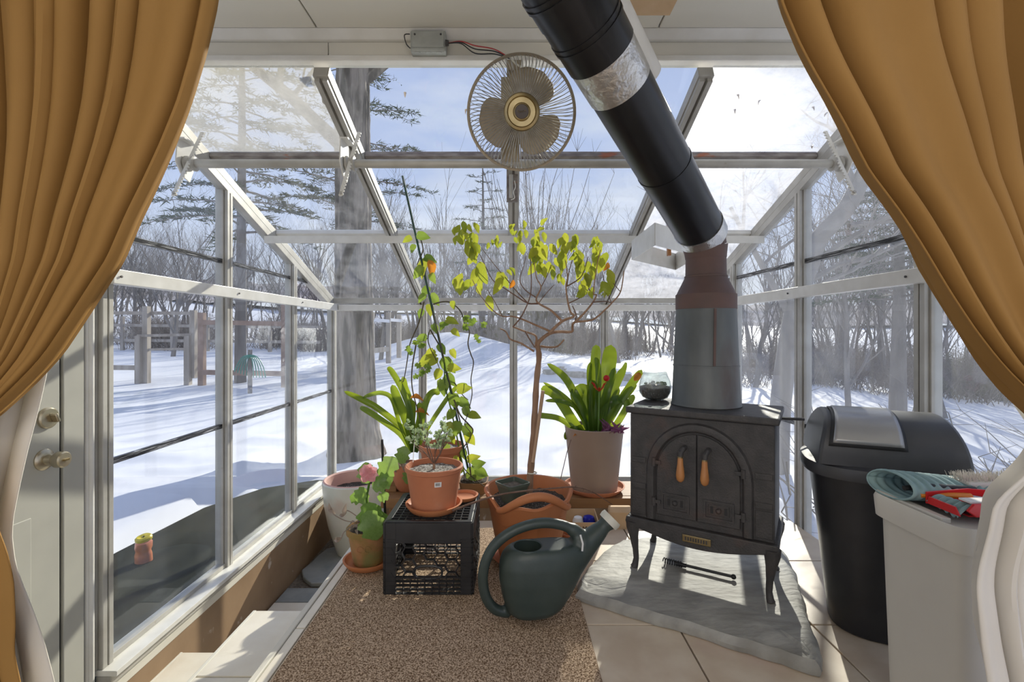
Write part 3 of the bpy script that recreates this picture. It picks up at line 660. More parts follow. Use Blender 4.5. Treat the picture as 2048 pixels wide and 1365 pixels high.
for sgn, nm in ((-1, 'door'), (1, 'door')):
    hw, top = .150, .612; n = 12
    poly = [(SC+sgn*.0015, .285), (SC+sgn*hw, .285)]+[(SC+sgn*max(.0015, hw*math.cos(PI/2*k/n)), .45+(top-.45)*math.sin(PI/2*k/n)) for k in range(n+1)]
    dob = sp(MB().prism(poly, .012, origin=(0, -.007, 0), u=(1, 0, 0), v=(0, 0, 1), n=(0, 1, 0)), nm, bevel=.003)
    ux = SC+sgn*.043; zc = .560
    sp(MB().tube([(ux, -.005, zc), (ux, -.045, zc), (ux-.004, -.055, zc-.008), (ux-.006, -.055, zc-.028)], [.011, .010, .010, .0095], 12), 'handle_stem', M_iron, dob)
    pr = [(.0095, 0), (.010, -.004), (.011, -.024), (.0145, -.050), (.016, -.068), (.013, -.083), (.006, -.090), (.001, -.091)]
    sp(MB().lathe([(r_, z) for r_, z in pr], (ux-.006, -.055, zc-.030), 16), 'handle_grip', M_wood, dob)
    sp(MB().lathe([(.0105, 0), (.0105, .005)], (ux-.006, -.055, zc-.030), 14, capt=True), 'handle_ferrule', M_brass, dob)
    vx = SC+sgn*.078
    fr_ = MB()
    for (a0, a1, z0, z1) in ((-.052, .052, .305, .312), (-.052, .052, .368, .375), (-.052, -.045, .312, .368), (.045, .052, .312, .368)):
        fr_.box(vx+a0, vx+a1, -.012, -.005, z0, z1)
    sp(fr_, 'vent_frame', M_iron, dob, smooth=False)
    sp(MB().box(vx-.036, vx+.036, -.0095, -.006, .322, .360), 'vent_slide', M_iron, dob, smooth=False, bevel=.002)
    for q in (-.024, .024): sp(MB().box(vx+q-.005, vx+q+.005, -.0102, -.0097, .328, .354), 'vent_slot', M_black, dob, smooth=False)
    sp(MB().sphere((vx, -.014, .341), .010), 'vent_knob', M_iron, dob)
    for z in (.335, .490):
        sp(MB().tube([(SC+sgn*(hw+.010), -.010, z-.016), (SC+sgn*(hw+.010), -.010, z+.016)], .0085, 10).cbox((SC+sgn*(hw-.004), -.009, z), (.026, .010, .014)), 'hinge', M_iron, dob)
# relief panels each side of the arch
for (a0, a1) in ((.004, .060), (.452, .508)):
    for z in (.372, .476):
        sp(MB().box(a0, a1, -.001, .005, z, z+.022), 'relief_band', smooth=False, bevel=.002)
    sp(MB().box(a0, a1, .000, .005, .268, .365), 'relief_panel', smooth=False, bevel=.002)
npl = sp(MB().box(SC-.050, SC+.052, -.020, -.0141, .205, .232), 'name_plate', M_brass, smooth=False, bevel=.002)
lt = MB()
for k in range(9): lt.box(SC-.040+k*.0093, SC-.040+k*.0093+.0052, -.0215, -.0201, .212, .225)
sp(lt, 'plate_relief', M_iron, npl, smooth=False)
for (u_, v_) in ((.012, .012), (.500, .012), (.012, .288), (.500, .288)):
    sx_ = -1 if u_ < .2 else 1; sy_ = -1 if v_ < .1 else 1
    pr = [(.020, .030, .235), (.022, .026, .21), (.016, .018, .17), (.008, .012, .12), (.004, .011, .08), (.010, .013, .055), (.016, .015, ST)]
    mb = MB().tube([(u_+sx_*(o_-.012)*.6, v_+sy_*(o_-.012)*.6, z) for o_, r_, z in pr], [r_ for o_, r_, z in pr], 12)
    sp(mb, 'leg')
sp(MB().tube([(.500, .30, .652), (.60, .33, .652)], .006, 8), 'damper_rod')
# ---------------------------------------------------------------- stovepipe
FX, FY = .795, 1.985
pp = thing('stovepipe', 'stovepipe with rusty collar rising from stove then angling to ceiling', 'stovepipe', (FX, FY, .70))
MB().lathe([(.136, .7005), (.138, .704), (.134, .712), (.127, .86)], (FX, FY, 0), 40, capt=True).build('flue_base', M_flue, pp)
MB().lathe([(.129, .860), (.129, .867), (.127, .868), (.117, 1.095)], (FX, FY, 0), 40, capt=True).build('flue_hood', M_flue, pp)
MB().bar((FX-.018, FY-.129, .868), (FX-.010, FY-.118, 1.092), .009, .004, up=(0, -1, 0)).build('hood_seam', M_ironrust, pp, smooth=False)
MB().lathe([(.119, 1.095), (.119, 1.155), (.115, 1.158), (.083, 1.225)], (FX, FY, 0), 40, capt=True).build('reducer', M_ironrust, pp)
MB().lathe([(.084, 1.225), (.084, 1.232), (.080, 1.234), (.079, 1.305)], (FX, FY, 0), 32, capt=True).build('neck', M_ironrust, pp)
PA = Vector((.776, 1.97, 1.40)); PB = Vector((.287, 1.42, 1.775)); PD = (PB-PA).normalized(); PL = (PB-PA).length
e0 = Vector((FX, FY, 1.305)); e1 = PA-PD*.0
for k, (t0, t1) in enumerate(((0, .5), (.5, 1))):
    q = lambda t: (1-t)**2*e0+2*t*(1-t)*(e0+Vector((0, 0, .05)))+t*t*e1
    MB().tube([q(t0), q((t0+t1)/2), q(t1)], [.080+.006*t0, .083, .086+.004*t1], 32).build('elbow_gore', M_ironrust, pp)
MB().tube([PA-PD*.012, PA-PD*.004], .094, 32).build('elbow_bead', M_ironrust, pp)
def pseg(t0, t1, r_, nm, m, s=36, r1=None): return MB().tube([PA+PD*PL*t0, PA+PD*PL*t1], [r_, r1 or r_], s).build(nm, m, pp)
pseg(-.004, .075, .0975, 'foil_band', M_foil, r1=.099)
pseg(.06, .50, .0955, 'pipe_section', M_pipe)
pseg(.495, .507, .0985, 'pipe_bead', M_pipe)
pseg(.50, .97, .0965, 'pipe_section', M_pipe)
pseg(.935, 1.09, .0990, 'foil_band', M_foil, r1=.1005)
pseg(1.08, 1.27, .1025, 'pipe_section', M_pipe)
for t in (1.165, 1.185): pseg(t, t+.010, .1055, 'pipe_bead', M_pipe)
pseg(1.26, 2.03, .1050, 'pipe_section', M_pipe)
for t in (1.33, 1.35): pseg(t, t+.010, .109, 'pipe_bead', M_pipe)
cd = MB().box(.38, .56, 1.36, 1.72, 2.135, 2.175).build('ceiling_box', M_card, smooth=False, bevel=.002); tag(cd, 'tan box on the ceiling behind the stovepipe', 'box')
wc = MB().tube([PA+PD*PL*1.0+Vector((.125, .115, .04)), PA+PD*PL*1.32+Vector((.125, .115, .04))], .062, 28).build('duct_sleeve', M_white); tag(wc, 'rounded white sleeve tucked behind the top of the black pipe', 'duct')
# vase
vz = .7003; vc = Vector((.628, 2.13, vz))
vt = thing('glass_terrarium', 'round glass vase of moss and pebbles on stove top', 'vase', vc)
vp = [(.034, .0), (.036, .003), (.055, .012), (.068, .035), (.071, .058), (.066, .085), (.055, .108), (.050, .124)]
MB().lathe(vp+[(r_-.002, z) for r_, z in reversed(vp[1:])], vc, 36).build('glass_bowl', G_vase, vt)
MB().lathe([(.030, .004), (.052, .014), (.064, .035), (.067, .058), (.04, .066), (.001, .068)], vc, 28).build('soil', M_soil, vt)
random.seed(4)
for k in range(22):
    a = random.uniform(0, 2*PI); r_ = random.uniform(.020, .058); z = random.uniform(.066, .076)
    MB().sphere(vc+Vector((r_*math.cos(a), r_*math.sin(a), z)), random.uniform(.006, .010), 7, 5, (1, 1, .7)).build('pebble', random.choice((M_gravel, M_feather, M_snow, M_leafbeg)), vt)
# brush lying on slate
bz = ST+.012; ba = Vector((.62, 1.985, bz)); bb = Vector((.848, 1.85, bz)); bd = (bb-ba).normalized()
br = thing('flue_brush', 'black wire cleaning brush lying on slate under stove', 'brush', (ba+bb)/2-Vector((0, 0, .012)))
MB().tube([ba+bd*.05, bb], .006, 8).build('handle', M_black, br)
hx = []
for k in range(90):
    t = k/89; a = t*2*PI*8; q = bd.cross(Vector((0, 0, 1))); hx.append(ba+bd*(.075*t)+(q*math.cos(a)+Vector((0, 0, 1))*math.sin(a))*.010)
MB().tube(hx, .0022, 5).build('coil', M_black, br)
MB().sphere(bb, .010, 10, 6).build('end_knob', M_black, br)
MB().tube([ba+bd*.05, ba+bd*.09], .009, 10).build('ferrule', M_black, br)
# ================================================================== BLACK BIN
def superloft(secs, n=48, R=0.0, c=(0, 0)):
    mb = MB(); cr, sr = math.cos(R), math.sin(R)
    for (z, rx, ry, ex) in secs:
        for k in range(n):
            a = 2*PI*k/n; ca, sa = math.cos(a), math.sin(a)
            x = rx*math.copysign(abs(ca)**(2/ex), ca); y = ry*math.copysign(abs(sa)**(2/ex), sa)
            mb.v.append(Vector((c[0]+x*cr-y*sr, c[1]+x*sr+y*cr, z)))
    for i in range(len(secs)-1):
        for k in range(n):
            l = (k+1) % n; mb.f.append([i*n+k, i*n+l, (i+1)*n+l, (i+1)*n+k])
    return mb
def cap(mb, n, top=True, bot=True):
    if bot: mb.f.append(list(reversed(range(n))))
    if top: mb.f.append(list(range(len(mb.v)-n, len(mb.v))))
    return mb
BC = (1.243, 1.64); BR = math.radians(-24)
bn = thing('trash_bin', 'tall black swing-top trash bin by the right glass wall', 'trash bin', (BC[0], BC[1], 0))
cap(superloft([(.0, .135, .115, 2.6), (.006, .142, .122, 2.6), (.30, .172, .150, 2.8), (.545, .200, .175, 3)], R=BR, c=BC), 48).build('bin_body', M_bin, bn)
cap(superloft([(.530, .212, .188, 3), (.528, .222, .198, 3), (.545, .226, .202, 3), (.566, .222, .198, 3), (.573, .205, .180, 3)], R=BR, c=BC), 48).build('lid_rim', M_binlid, bn)
RB = Matrix.Translation((BC[0], BC[1], 0)) @ Matrix.Rotation(BR, 4, 'Z')
def dome(s, th, grow=0.0):
    sn, cn = math.sin(th), math.cos(th)
    A = .198+grow*.0; Bq = .172+grow; H = .160+grow
    z = .572+H*max(0, sn)**.75
    return RB @ Vector((s*A*(1-.17*max(0, sn)**1.2), -Bq*math.copysign(abs(cn)**.8, cn)*1.0, z))
mb = MB().grid(20, 24, lambda u, v: dome(u*2-1, v*PI))
for side in (0, 20):
    mb.f.append([j*21+side for j in range(25)] if side else [j*21+side for j in reversed(range(25))])
mb.build('lid_dome', M_binlid, bn, bevel=.010)
MB().grid(16, 16, lambda u, v: dome(lerp(-.88, .20, u), lerp(.27, 1.62, v), .0035)).build('flap_gap_shade', M_black, bn, solid=.003)  # black sheet under the flap, painting in the shaded gap around it
MB().grid(16, 16, lambda u, v: dome(lerp(-.83, .15, u), lerp(.33, 1.56, v), .0085)).build('swing_flap', M_flap, bn, solid=.005)
# ================================================================== WHITE BIN and things on it
LZ = .580
wb2 = thing('white_bin', 'white lidded plastic bin in the right foreground', 'bin', (1.16, 1.15, 0))
WC = (1.163, 1.152)
cap(superloft([(.0, .188, .110, 9), (.30, .196, .118, 9), (LZ-.048, .202, .124, 9)], c=WC), 48).build('bin_body', M_wbin, wb2)
cap(superloft([(LZ-.055, .205, .127, 9), (LZ-.058, .214, .134, 9), (LZ-.010, .218, .137, 9), (LZ, .214, .134, 9), (LZ-.002, .206, .126, 9), (LZ-.008, .200, .120, 9)], c=WC), 48).build('bin_lid', M_wbin, wb2)
MB().box(WC[0]-.205, WC[0]-.185, WC[1]-.08, WC[1]+.12, LZ-.008, LZ+.004).build('lid_hinge_strip', M_wbin, wb2, smooth=False, bevel=.002)
TZ = LZ-.001
# teal ribbed cloth, folded into a sleeve
cl_ = thing('ribbed_cloth', 'folded teal ribbed cloth lying on the white bin lid', 'cloth', (1.02, 1.21, TZ))
def tealf(u, v):
    a = PI*2*v; L = u
    x = lerp(.965, 1.23, L); y = 1.235-.03*L; rr_ = (.030-.012*L); rib = .0036*math.sin(u*2*PI*13)
    return (x+.01*math.sin(a), y+(.075-.02*L)*math.cos(a)*(1+rib*6), TZ+.029-.008*L+(rr_+rib)*math.sin(a)*(1 if math.sin(a) > 0 else .9))
MB().grid(136, 32, tealf).build('sleeve', M_teal, cl_, solid=.003)
def tealg(u, v):
    x = lerp(.99, 1.10, u); y = lerp(1.07, 1.15, v); return (x, y, TZ+.006+.024*max(0, math.sin(u*PI*1.6+.6*v))+.004*math.sin(v*30))
MB().grid(24, 40, tealg).build('fold', M_teal, cl_, solid=.004)
tl = thing('hand_tool', 'orange and black handled tool poking from teal cloth', 'tool', (1.03, 1.16, TZ))
MB().tube(catmull([(.985, 1.165, TZ+.026), (1.03, 1.155, TZ+.030), (1.09, 1.145, TZ+.030)], 5), .0095, 10, flat=.7).build('orange_grip', M_orange, tl)
MB().tube(catmull([(.968, 1.190, TZ+.034), (1.03, 1.180, TZ+.042), (1.12, 1.165, TZ+.040)], 5), .0085, 10, flat=.7).build('black_grip', M_black, tl)
MB().tube([(1.09, 1.145, TZ+.03), (1.16, 1.14, TZ+.02)], .003, 6).build('shaft', M_wire, tl)
rd = thing('dustpan', 'red plastic dustpan lying on white bin', 'dustpan', (1.15, 1.10, TZ))
MB().box(1.02, 1.30, 1.075, 1.16, TZ+.006, TZ+.010).build('tray', M_red, rd, smooth=False, bevel=.002)
poly = [(0, 0), (.02, -.014), (.09, -.012), (.15, -.022), (.26, -.022), (.26, .010), (.15, .012), (.10, .018), (.015, .016)]
MB().prism([(a, b) for a, b in poly], .006, origin=(1.005, 1.062, TZ+.024), u=(1, 0, 0), v=(0, 0, 1), n=(0, 1, 0)).build('front_wall', M_red, rd, smooth=False, bevel=.002)
MB().prism([(0, 0), (0, .028), (.10, .036), (.18, .030), (.18, 0)], .004, origin=(.99, 1.15, TZ+.010), u=(1, 0, 0), v=(0, 0, 1), n=(0, 1, 0)).build('back_wall', M_red, rd, smooth=False, bevel=.001)
MB().prism([(0, .012), (.012, .030), (.08, .030), (.085, .012)], .004, origin=(.988, 1.063, TZ), u=(0, 1, 0), v=(0, 0, 1), n=(1, 0, 0)).build('end_wall', M_red, rd, smooth=False, bevel=.001)
MB().box(1.02, 1.09, 1.070, 1.10, TZ+.038, TZ+.042).build('white_lip', M_paper, rd, smooth=False)
bs = thing('hand_brush', 'white hand brush with bristles up on the white bin', 'brush', (1.22, 1.20, TZ))
MB().box(1.115, 1.36, 1.175, 1.235, TZ+.020, TZ+.052).build('brush_block', M_wbin, bs, smooth=False, bevel=.005)
lb = MB().box(1.205, 1.25, 1.1735, 1.1745, TZ+.022, TZ+.047).build('brush_sticker', mat('dark_sticker', (.03, .05, .15), rough=.5), bs, smooth=False)
for k, c_ in enumerate((M_red, M_yellow, M_yellow, M_orange)):
    MB().box(1.210+k*.007, 1.214+k*.007, 1.1725, 1.1735, TZ+.024, TZ+.036+.002*k).build('sticker_mark', c_, lb, smooth=False)
random.seed(5); bm_ = MB()
for k in range(900):
    x = random.uniform(1.11, 1.35); y = random.uniform(1.18, 1.23); p = Vector((x, y, TZ+.050)); d = Vector((random.uniform(-.6, .1), random.uniform(-.2, .2), 1)).normalized()*random.uniform(.014, .022)
    bm_.tube([p, p+d], [.0007, .0004], 3, cap=False)
bo = bm_.build('bristles', M_bristle, bs); bo['kind'] = 'stuff'
# ================================================================== WATERING CAN
CD = 1.675
wc = thing('watering_can', 'dark green plastic watering can on the rug', 'watering can', (.09, CD, .014))
ce = Vector((.985, .17, 0)).normalized(); cn = Vector((-ce.y, ce.x, 0)); c0 = Vector((P(1080, 1230, CD).x, CD, 0))
def cp(px, py, w=0.0):
    u = (px-1080)/F*CD; z = 1-(py-CY)/F*CD; return c0+ce*(u/ce.x)+cn*w+Vector((0, 0, z+.014))
secs = [(1229, 1030, 1098, .050), (1226, 1021, 1108, .066), (1216, 1012, 1124, .076), (1190, 1004, 1143, .080), (1160, 999, 1160, .080), (1130, 999, 1172, .076), (1112, 1004, 1172, .070), (1103, 1012, 1166, .064), (1097, 1020, 1150, .055)]
mb = MB(); n = 36
for (py_, l, r_, t) in secs:
    for k in range(n):
        a = 2*PI*k/n; ca, sa = math.cos(a), math.sin(a); ex = 2.6
        x = (l+r_)/2+(r_-l)/2*math.copysign(abs(ca)**(2/ex), ca); mb.v.append(cp(x, py_, t*math.copysign(abs(sa)**(2/ex), sa)))
for i in range(len(secs)-1):
    for k in range(n): mb.f.append([i*n+k, i*n+(k+1) % n, (i+1)*n+(k+1) % n, (i+1)*n+k])
cap(mb, n)
mb.tube(catmull([cp(1120, 1160), cp(1150, 1128), cp(1178, 1100), cp(1200, 1081), cp(1213, 1069), cp(1222, 1061)], 4), [lerp(.066, .026, min(1, k/15)**.8)+(.006 if k > 17 else 0) for k in range(21)], 20)
hp = catmull([cp(1170, 1092), cp(1150, 1075), cp(1125, 1062), cp(1090, 1055), cp(1055, 1058), cp(1020, 1070), cp(990, 1092), cp(972, 1124), cp(967, 1160), cp(974, 1195), cp(992, 1219), cp(1020, 1228)], 4)
mb.tube(hp, [.024 if k < 6 else .0185 for k in range(len(hp))], 14)
mb.tube([cp(1145, 1095), cp(1165, 1100)], [.03, .045], 14)
tmp = mb.build('tmp_can', M_can, wc)
cut = MB().lathe([(.049, 0), (.052, .12)], cp(1055, 1101)-Vector((0, 0, .10)), 32, capt=True)
tc_ = cut.build('tmp_cut', M_can)
q = tmp.modifiers.new('r', 'REMESH'); q.mode = 'VOXEL'; q.voxel_size = .0055; q.use_smooth_shade = True
q = tmp.modifiers.new('s', 'SMOOTH'); q.factor = .5; q.iterations = 8
q = tmp.modifiers.new('b', 'BOOLEAN'); q.object = tc_; q.operation = 'DIFFERENCE'; q.solver = 'EXACT'
dg = bpy.context.evaluated_depsgraph_get(); dg.update()
me = bpy.data.meshes.new_from_object(tmp.evaluated_get(dg)); me.name = 'can_body'
me.materials.clear(); me.materials.append(M_can); me.shade_smooth(); me.set_sharp_from_angle(angle=math.radians(50))
bd_ = bpy.data.objects.new('can_body', me); col.objects.link(bd_); bd_.parent = wc; bd_['_o'] = wc['_o']
bpy.data.objects.remove(tmp); bpy.data.objects.remove(tc_)
oc = cp(1055, 1101)+Vector((0, 0, .001))
MB().tube([oc+Vector((.051*math.cos(a*2*PI/32), .051*math.sin(a*2*PI/32), .002)) for a in range(32)], .0035, 8, closed=True).build('filler_rim', M_can, wc)
sd_ = (cp(1222, 1061)-cp(1200, 1081)).normalized()
MB().tube([cp(1220, 1063), cp(1226, 1057), cp(1230, 1053)], [.037, .039, .036], 24).build('spout_rose', M_canw, wc)
MB().tube([cp(1158, 1078, -.026), cp(1160, 1092, -.042), cp(1157, 1104, -.052)], .0035, 6).build('white_scuff', M_paper, wc)
# ================================================================== CRATE
cx0, cx1, cy0, cy1, cz1 = -.486, -.156, 1.81, 2.14, .285; cz0 = .012
cr = thing('milk_crate', 'upside-down black plastic milk crate on the rug', 'crate', ((cx0+cx1)/2, (cy0+cy1)/2, cz0))
Wc = cx1-cx0; Hc = cz1-cz0
def crate_face(o, u, v, n, nm):
    o, u, v, n = Vector(o), Vector(u), Vector(v), Vector(n)
    mb = MB(); th = .005
    def q(a0, a1, b0, b1, t=th, off=0): mb.prism([(a0, b0), (a1, b0), (a1, b1), (a0, b1)], t, origin=o+n*off, u=u, v=v, n=n)
    q(.004, .042, .002, Hc-.004); q(Wc-.042, Wc-.004, .002, Hc-.004); q(.042, Wc-.042, Hc-.075, Hc-.004)
    def qq(a0, a1, b0, b1): mb.prism([(a0, b0), (a1, b0), (a1, b1), (a0, b1)], .014, origin=o-n*.008, u=u, v=v, n=n)
    for z in (.001, .016, .031, .046, .062): qq(.0, Wc, z, z+.0035)
    for k in range(1, 9): qq(.042+(Wc-.084)*k/9-.0015, .042+(Wc-.084)*k/9+.0015, .0, .064)
    for z in (.09, .118, .147, .175, .206): qq(.0, .044, z, z+.003); qq(Wc-.044, Wc, z, z+.003)
    qq(.0, Wc, Hc-.079, Hc-.075)
    for a in (.0, .040, Wc-.043, Wc-.003): qq(a, a+.003, 0, Hc-.004)
    # honeycomb
    s = .027; h_ = s*math.sqrt(3)/2; z0, z1 = .064, Hc-.078; a0, a1 = .043, Wc-.043; seen = set()
    hc = Vector((Wc/2, .082))
    def seg(p, r_):
        k = tuple(sorted(((round(p[0], 4), round(p[1], 4)), (round(r_[0], 4), round(r_[1], 4)))))
        if k in seen: return
        seen.add(k)
        pa, pb = Vector(p), Vector(r_)
        for e_ in (pa, pb):
            if not (a0-.026 <= e_[0] <= a1+.026 and z0-.022 <= e_[1] <= z1+.022): return
        if min(((e_[0]-hc[0])/.060)**2+((e_[1]-hc[1])/.030)**2 for e_ in (pa, pb)) < 1: return
        A = o+u*pa[0]+v*pa[1]; Bp = o+u*pb[0]+v*pb[1]; mb.bar(A, Bp, .0035, .013, up=n)
    for i in range(-1, 8):
        for j in range(-1, 6):
            c = (a0+.008+i*1.5*s, z0+.02+(j+.5*(i % 2))*2*h_)
            pts = [(c[0]+s*math.cos(k*PI/3), c[1]+s*math.sin(k*PI/3)) for k in range(6)]
            for k in range(6): seg(pts[k], pts[(k+1) % 6])
    # hand-hold ring
    ring = [o+u*(hc[0]+.052*math.copysign(abs(math.cos(t))**.7, math.cos(t)))+v*(hc[1]+.024*math.copysign(abs(math.sin(t))**.7, math.sin(t))) for t in [2*PI*k/28 for k in range(28)]]
    mb.tube(ring, .0045, 6, closed=True)
    return mb.build(nm, M_crate, cr, smooth=False)
crate_face((cx0, cy0, cz0), (1, 0, 0), (0, 0, 1), (0, -1, 0), 'side_panel')
crate_face((cx1, cy1, cz0), (-1, 0, 0), (0, 0, 1), (0, 1, 0), 'side_panel')
crate_face((cx1, cy0, cz0), (0, 1, 0), (0, 0, 1), (1, 0, 0), 'side_panel')
crate_face((cx0, cy1, cz0), (0, -1, 0), (0, 0, 1), (-1, 0, 0), 'side_panel')
mb = MB()
for (a, b, c, d) in ((cx0+.002, cx1-.002, cy0+.002, cy0+.020), (cx0+.002, cx1-.002, cy1-.020, cy1-.002), (cx0+.002, cx0+.020, cy0+.02, cy1-.02), (cx1-.020, cx1-.002, cy0+.02, cy1-.02)):
    mb.box(a, b, c, d, cz1-.010, cz1)
mb.build('top_rim', M_crate, cr, smooth=False, bevel=.002)
mb = MB()
for k in range(1, 11):
    x = cx0+.02+(Wc-.04)*k/11; mb.box(x-.002, x+.002, cy0+.02, cy1-.02, cz1-.010, cz1-.002)
for k in range(1, 11):
    y = cy0+.02+(Wc-.04)*k/11; mb.box(cx0+.02, cx1-.02, y-.002, y+.002, cz1-.009, cz1-.001)
mb.build('top_grid', M_crate, cr, smooth=False)
# ================================================================== leaves
def leaf_mesh(nm, m, shape='heart', fold=.25, droop=.35, nseg=9, wide=.62, lobes=0):
    mb = MB(); rows = []
    for i in range(nseg+1):
        t = i/nseg
        if shape == 'heart': w = wide/2*(math.sin(PI*min(1, t*.86+.14))**.8)*(1.25-.75*t)
        elif shape == 'ovate': w = wide/2*math.sin(PI*t**.8)**.85
        elif shape == 'lobed': w = wide/2*math.sin(PI*t**.8)**.7*(1+.35*math.cos(t*PI*5))
        elif shape == 'round': w = wide/2*math.sqrt(max(0, 1-(2*t-1)**2))*(1+.20*math.sin(t*19))
        else: w = wide/2*math.sin(PI*t)
        if i == nseg: w = .004
        if i == 0: w = max(w*.3, .01)
        y = t*(1-.12*droop*t); z = -droop*t*t*.5
        row = []
        for k in (-1, -.5, 0, .5, 1):
            row.append(Vector((w*k*(1-fold*.3), y-(.10*abs(k) if (shape == 'heart' and i < 2) else 0), z+fold*abs(w*k)-.04*math.sin(t*9)*abs(k))))
        rows.append(row)
    for r_ in rows: mb.v += r_
    for i in range(nseg):
        for k in range(4): a = i*5+k; mb.f.append([a, a+1, a+6, a+5])
    me = bpy.data.meshes.new(nm); me.from_pydata(mb.v, [], mb.f); me.materials.append(m); me.shade_smooth(); return me
def leaf_at(me, parent, p, d, nrm, L, nm='leaf', wx=1.0):
    d = Vector(d).normalized(); nrm = Vector(nrm); x = d.cross(nrm)
    if x.length < 1e-4: x = d.orthogonal()
    x.normalize(); z = x.cross(d)
    Mx = Matrix(((x.x*L*wx, d.x*L, z.x*L, p[0]), (x.y*L*wx, d.y*L, z.y*L, p[1]), (x.z*L*wx, d.z*L, z.z*L, p[2]), (0, 0, 0, 1)))
    return inst(me, nm, parent, Mx)
LM_y = [leaf_mesh('leaf_tree_%d' % i, M_leafy, 'ovate', .25+.1*i, .3+.25*i, wide=.56) for i in range(3)]
LM_v = [leaf_mesh('leaf_vine_%d' % i, M_leafg, 'heart', .2+.1*i, .3+.2*i, wide=.72) for i in range(3)]
LM_vy = [leaf_mesh('leaf_vine_pale_%d' % i, M_leafy, 'heart', .2+.1*i, .3+.2*i, wide=.72) for i in range(2)]
LM_dry = leaf_mesh('leaf_dry', M_leafdry, 'ovate', .7, .8)
LM_geo = leaf_mesh('leaf_lobed', M_leafg, 'lobed', .2, .2, nseg=16, wide=.9)
LM_beg = [leaf_mesh('leaf_begonia_%d' % i, M_leafbeg, 'round', .12+.1*i, .25, nseg=16, wide=.78) for i in range(2)]
LM_feath = leaf_mesh('leaf_feather', M_feather, 'lobed', .3, .4, nseg=14, wide=.7)
LM_dead = leaf_mesh('leaf_dead', M_dead, 'ovate', .9, 1.2, wide=.7)
LM_pet = leaf_mesh('petal', M_pink, 'round', .4, .7, nseg=6, wide=.9)
LM_purp = leaf_mesh('leaf_purple', M_purple, 'ovate', .5, .3, wide=.26)
LM_small = leaf_mesh('leaf_small', M_leafg, 'ovate', .3, .3, nseg=5, wide=.5)
# ================================================================== POTS
def pot_prof(rt, rb, h, lip=.02, liph=.03, wall=.010, soil=.03):
    return [(rb*.96, 0), (rb, .003), (lerp(rb, rt-lip*.5, (h-liph)/h), h-liph), (rt, h-liph+.003), (rt+.001, h-.004), (rt-.003, h), (rt-wall+.002, h), (rt-wall, h-.005), (lerp(rb, rt, .6)-wall, h*.5), (.001, h*.5)]
def saucer(parent_or_none, c, r, h, m, nm='saucer', top=False):
    pr = [(r*.80, 0), (r*.84, .002), (r*.99, h-.004), (r, h), (r-.008, h), (r-.016, h*.55), (r*.76, .009), (.001, .008)]
    mb = MB().lathe(pr, c, 40)
    return mb.build(nm, m, parent_or_none)
def soil_disc(parent, c, r, m, seed=0, bumpy=.006):
    def fn(u, v):
        a = 2*PI*u; rr_ = r*v; return (c[0]+rr_*math.cos(a), c[1]+rr_*math.sin(a), c[2]+bumpy*noise.noise(Vector((rr_*math.cos(a)*40+seed, rr_*math.sin(a)*40, seed)))+.006*(1-v*v))
    return MB().grid(36, 12, fn).build('soil', m, parent)
def ribbon(pts, width, nm, m, parent, tip=.5, nrm=None, cup=.18, n=5, basew=.55):
    c = catmull(pts, n); N_ = len(c); mb = MB()
    for i, p in enumerate(c):
        t = i/(N_-1); T_ = (c[min(i+1, N_-1)]-c[max(i-1, 0)]).normalized()
        nn = Vector(nrm) if nrm is not None else Vector((0, -1, .35))
        x = T_.cross(nn)
        if x.length < 1e-4: x = T_.orthogonal()
        x.normalize(); z = x.cross(T_)
        w = width*(basew+(1-basew)*min(1, t*3))*(1 if t < 1-tip else max(.03, math.sqrt(max(0, 1-((t-(1-tip))/tip)**2.2))))
        for k in (-1, -.5, 0, .5, 1): mb.v.append(p+x*w/2*k+z*cup*w*(abs(k)**1.5))
    for i in range(N_-1):
        for k in range(4): a = i*5+k; mb.f.append([a, a+1, a+6, a+5])
    return mb.build(nm, m, parent, ang=80)
# --- pot on the crate with feathery shrub
pc = Vector((-.322, 1.945, cz1))
sa = saucer(None, pc, .114, .028, M_terra2); tag(sa, 'orange terracotta saucer on crate under the shrub pot', 'saucer')
pt = thing('potted_shrub', 'terracotta pot with barcode sticker and twiggy feathery shrub on crate', 'potted plant', pc+Vector((0, 0, .010)))
pb = pc+Vector((0, 0, .0105))
MB().lathe(pot_prof(.116, .088, .168, lip=.006, liph=.020), pb, 48).build('pot', M_terra, pt)
soil_disc(pt, pb+Vector((0, 0, .145)), .104, M_gravel, 1)
stk = MB()
def onpot(a, z, off): # angle measured from -Y
    r_ = lerp(.088, .113, z/.168)+off; return pb+Vector((r_*math.sin(a), -r_*math.cos(a), z))
stick = MB().grid(6, 1, lambda u, v: onpot(lerp(.18, .43, u), lerp(.108, .128, v), .0012)).build('price_sticker', M_paper, pt)
for k in range(9):
    a0 = lerp(.22, .38, k/9)
    MB().grid(1, 1, lambda u, v: onpot(a0+u*(.006 if k % 2 else .011), lerp(.113, .1245, v), .0017)).build('barcode_bar', M_ink, stick)
MB().bar(P(826, 925, 1.97), P(829, 880, 1.97), .006, .002).build('plant_tag', M_paper, pt, smooth=False)
random.seed(11)
base = pb+Vector((0.0, 0, .145))
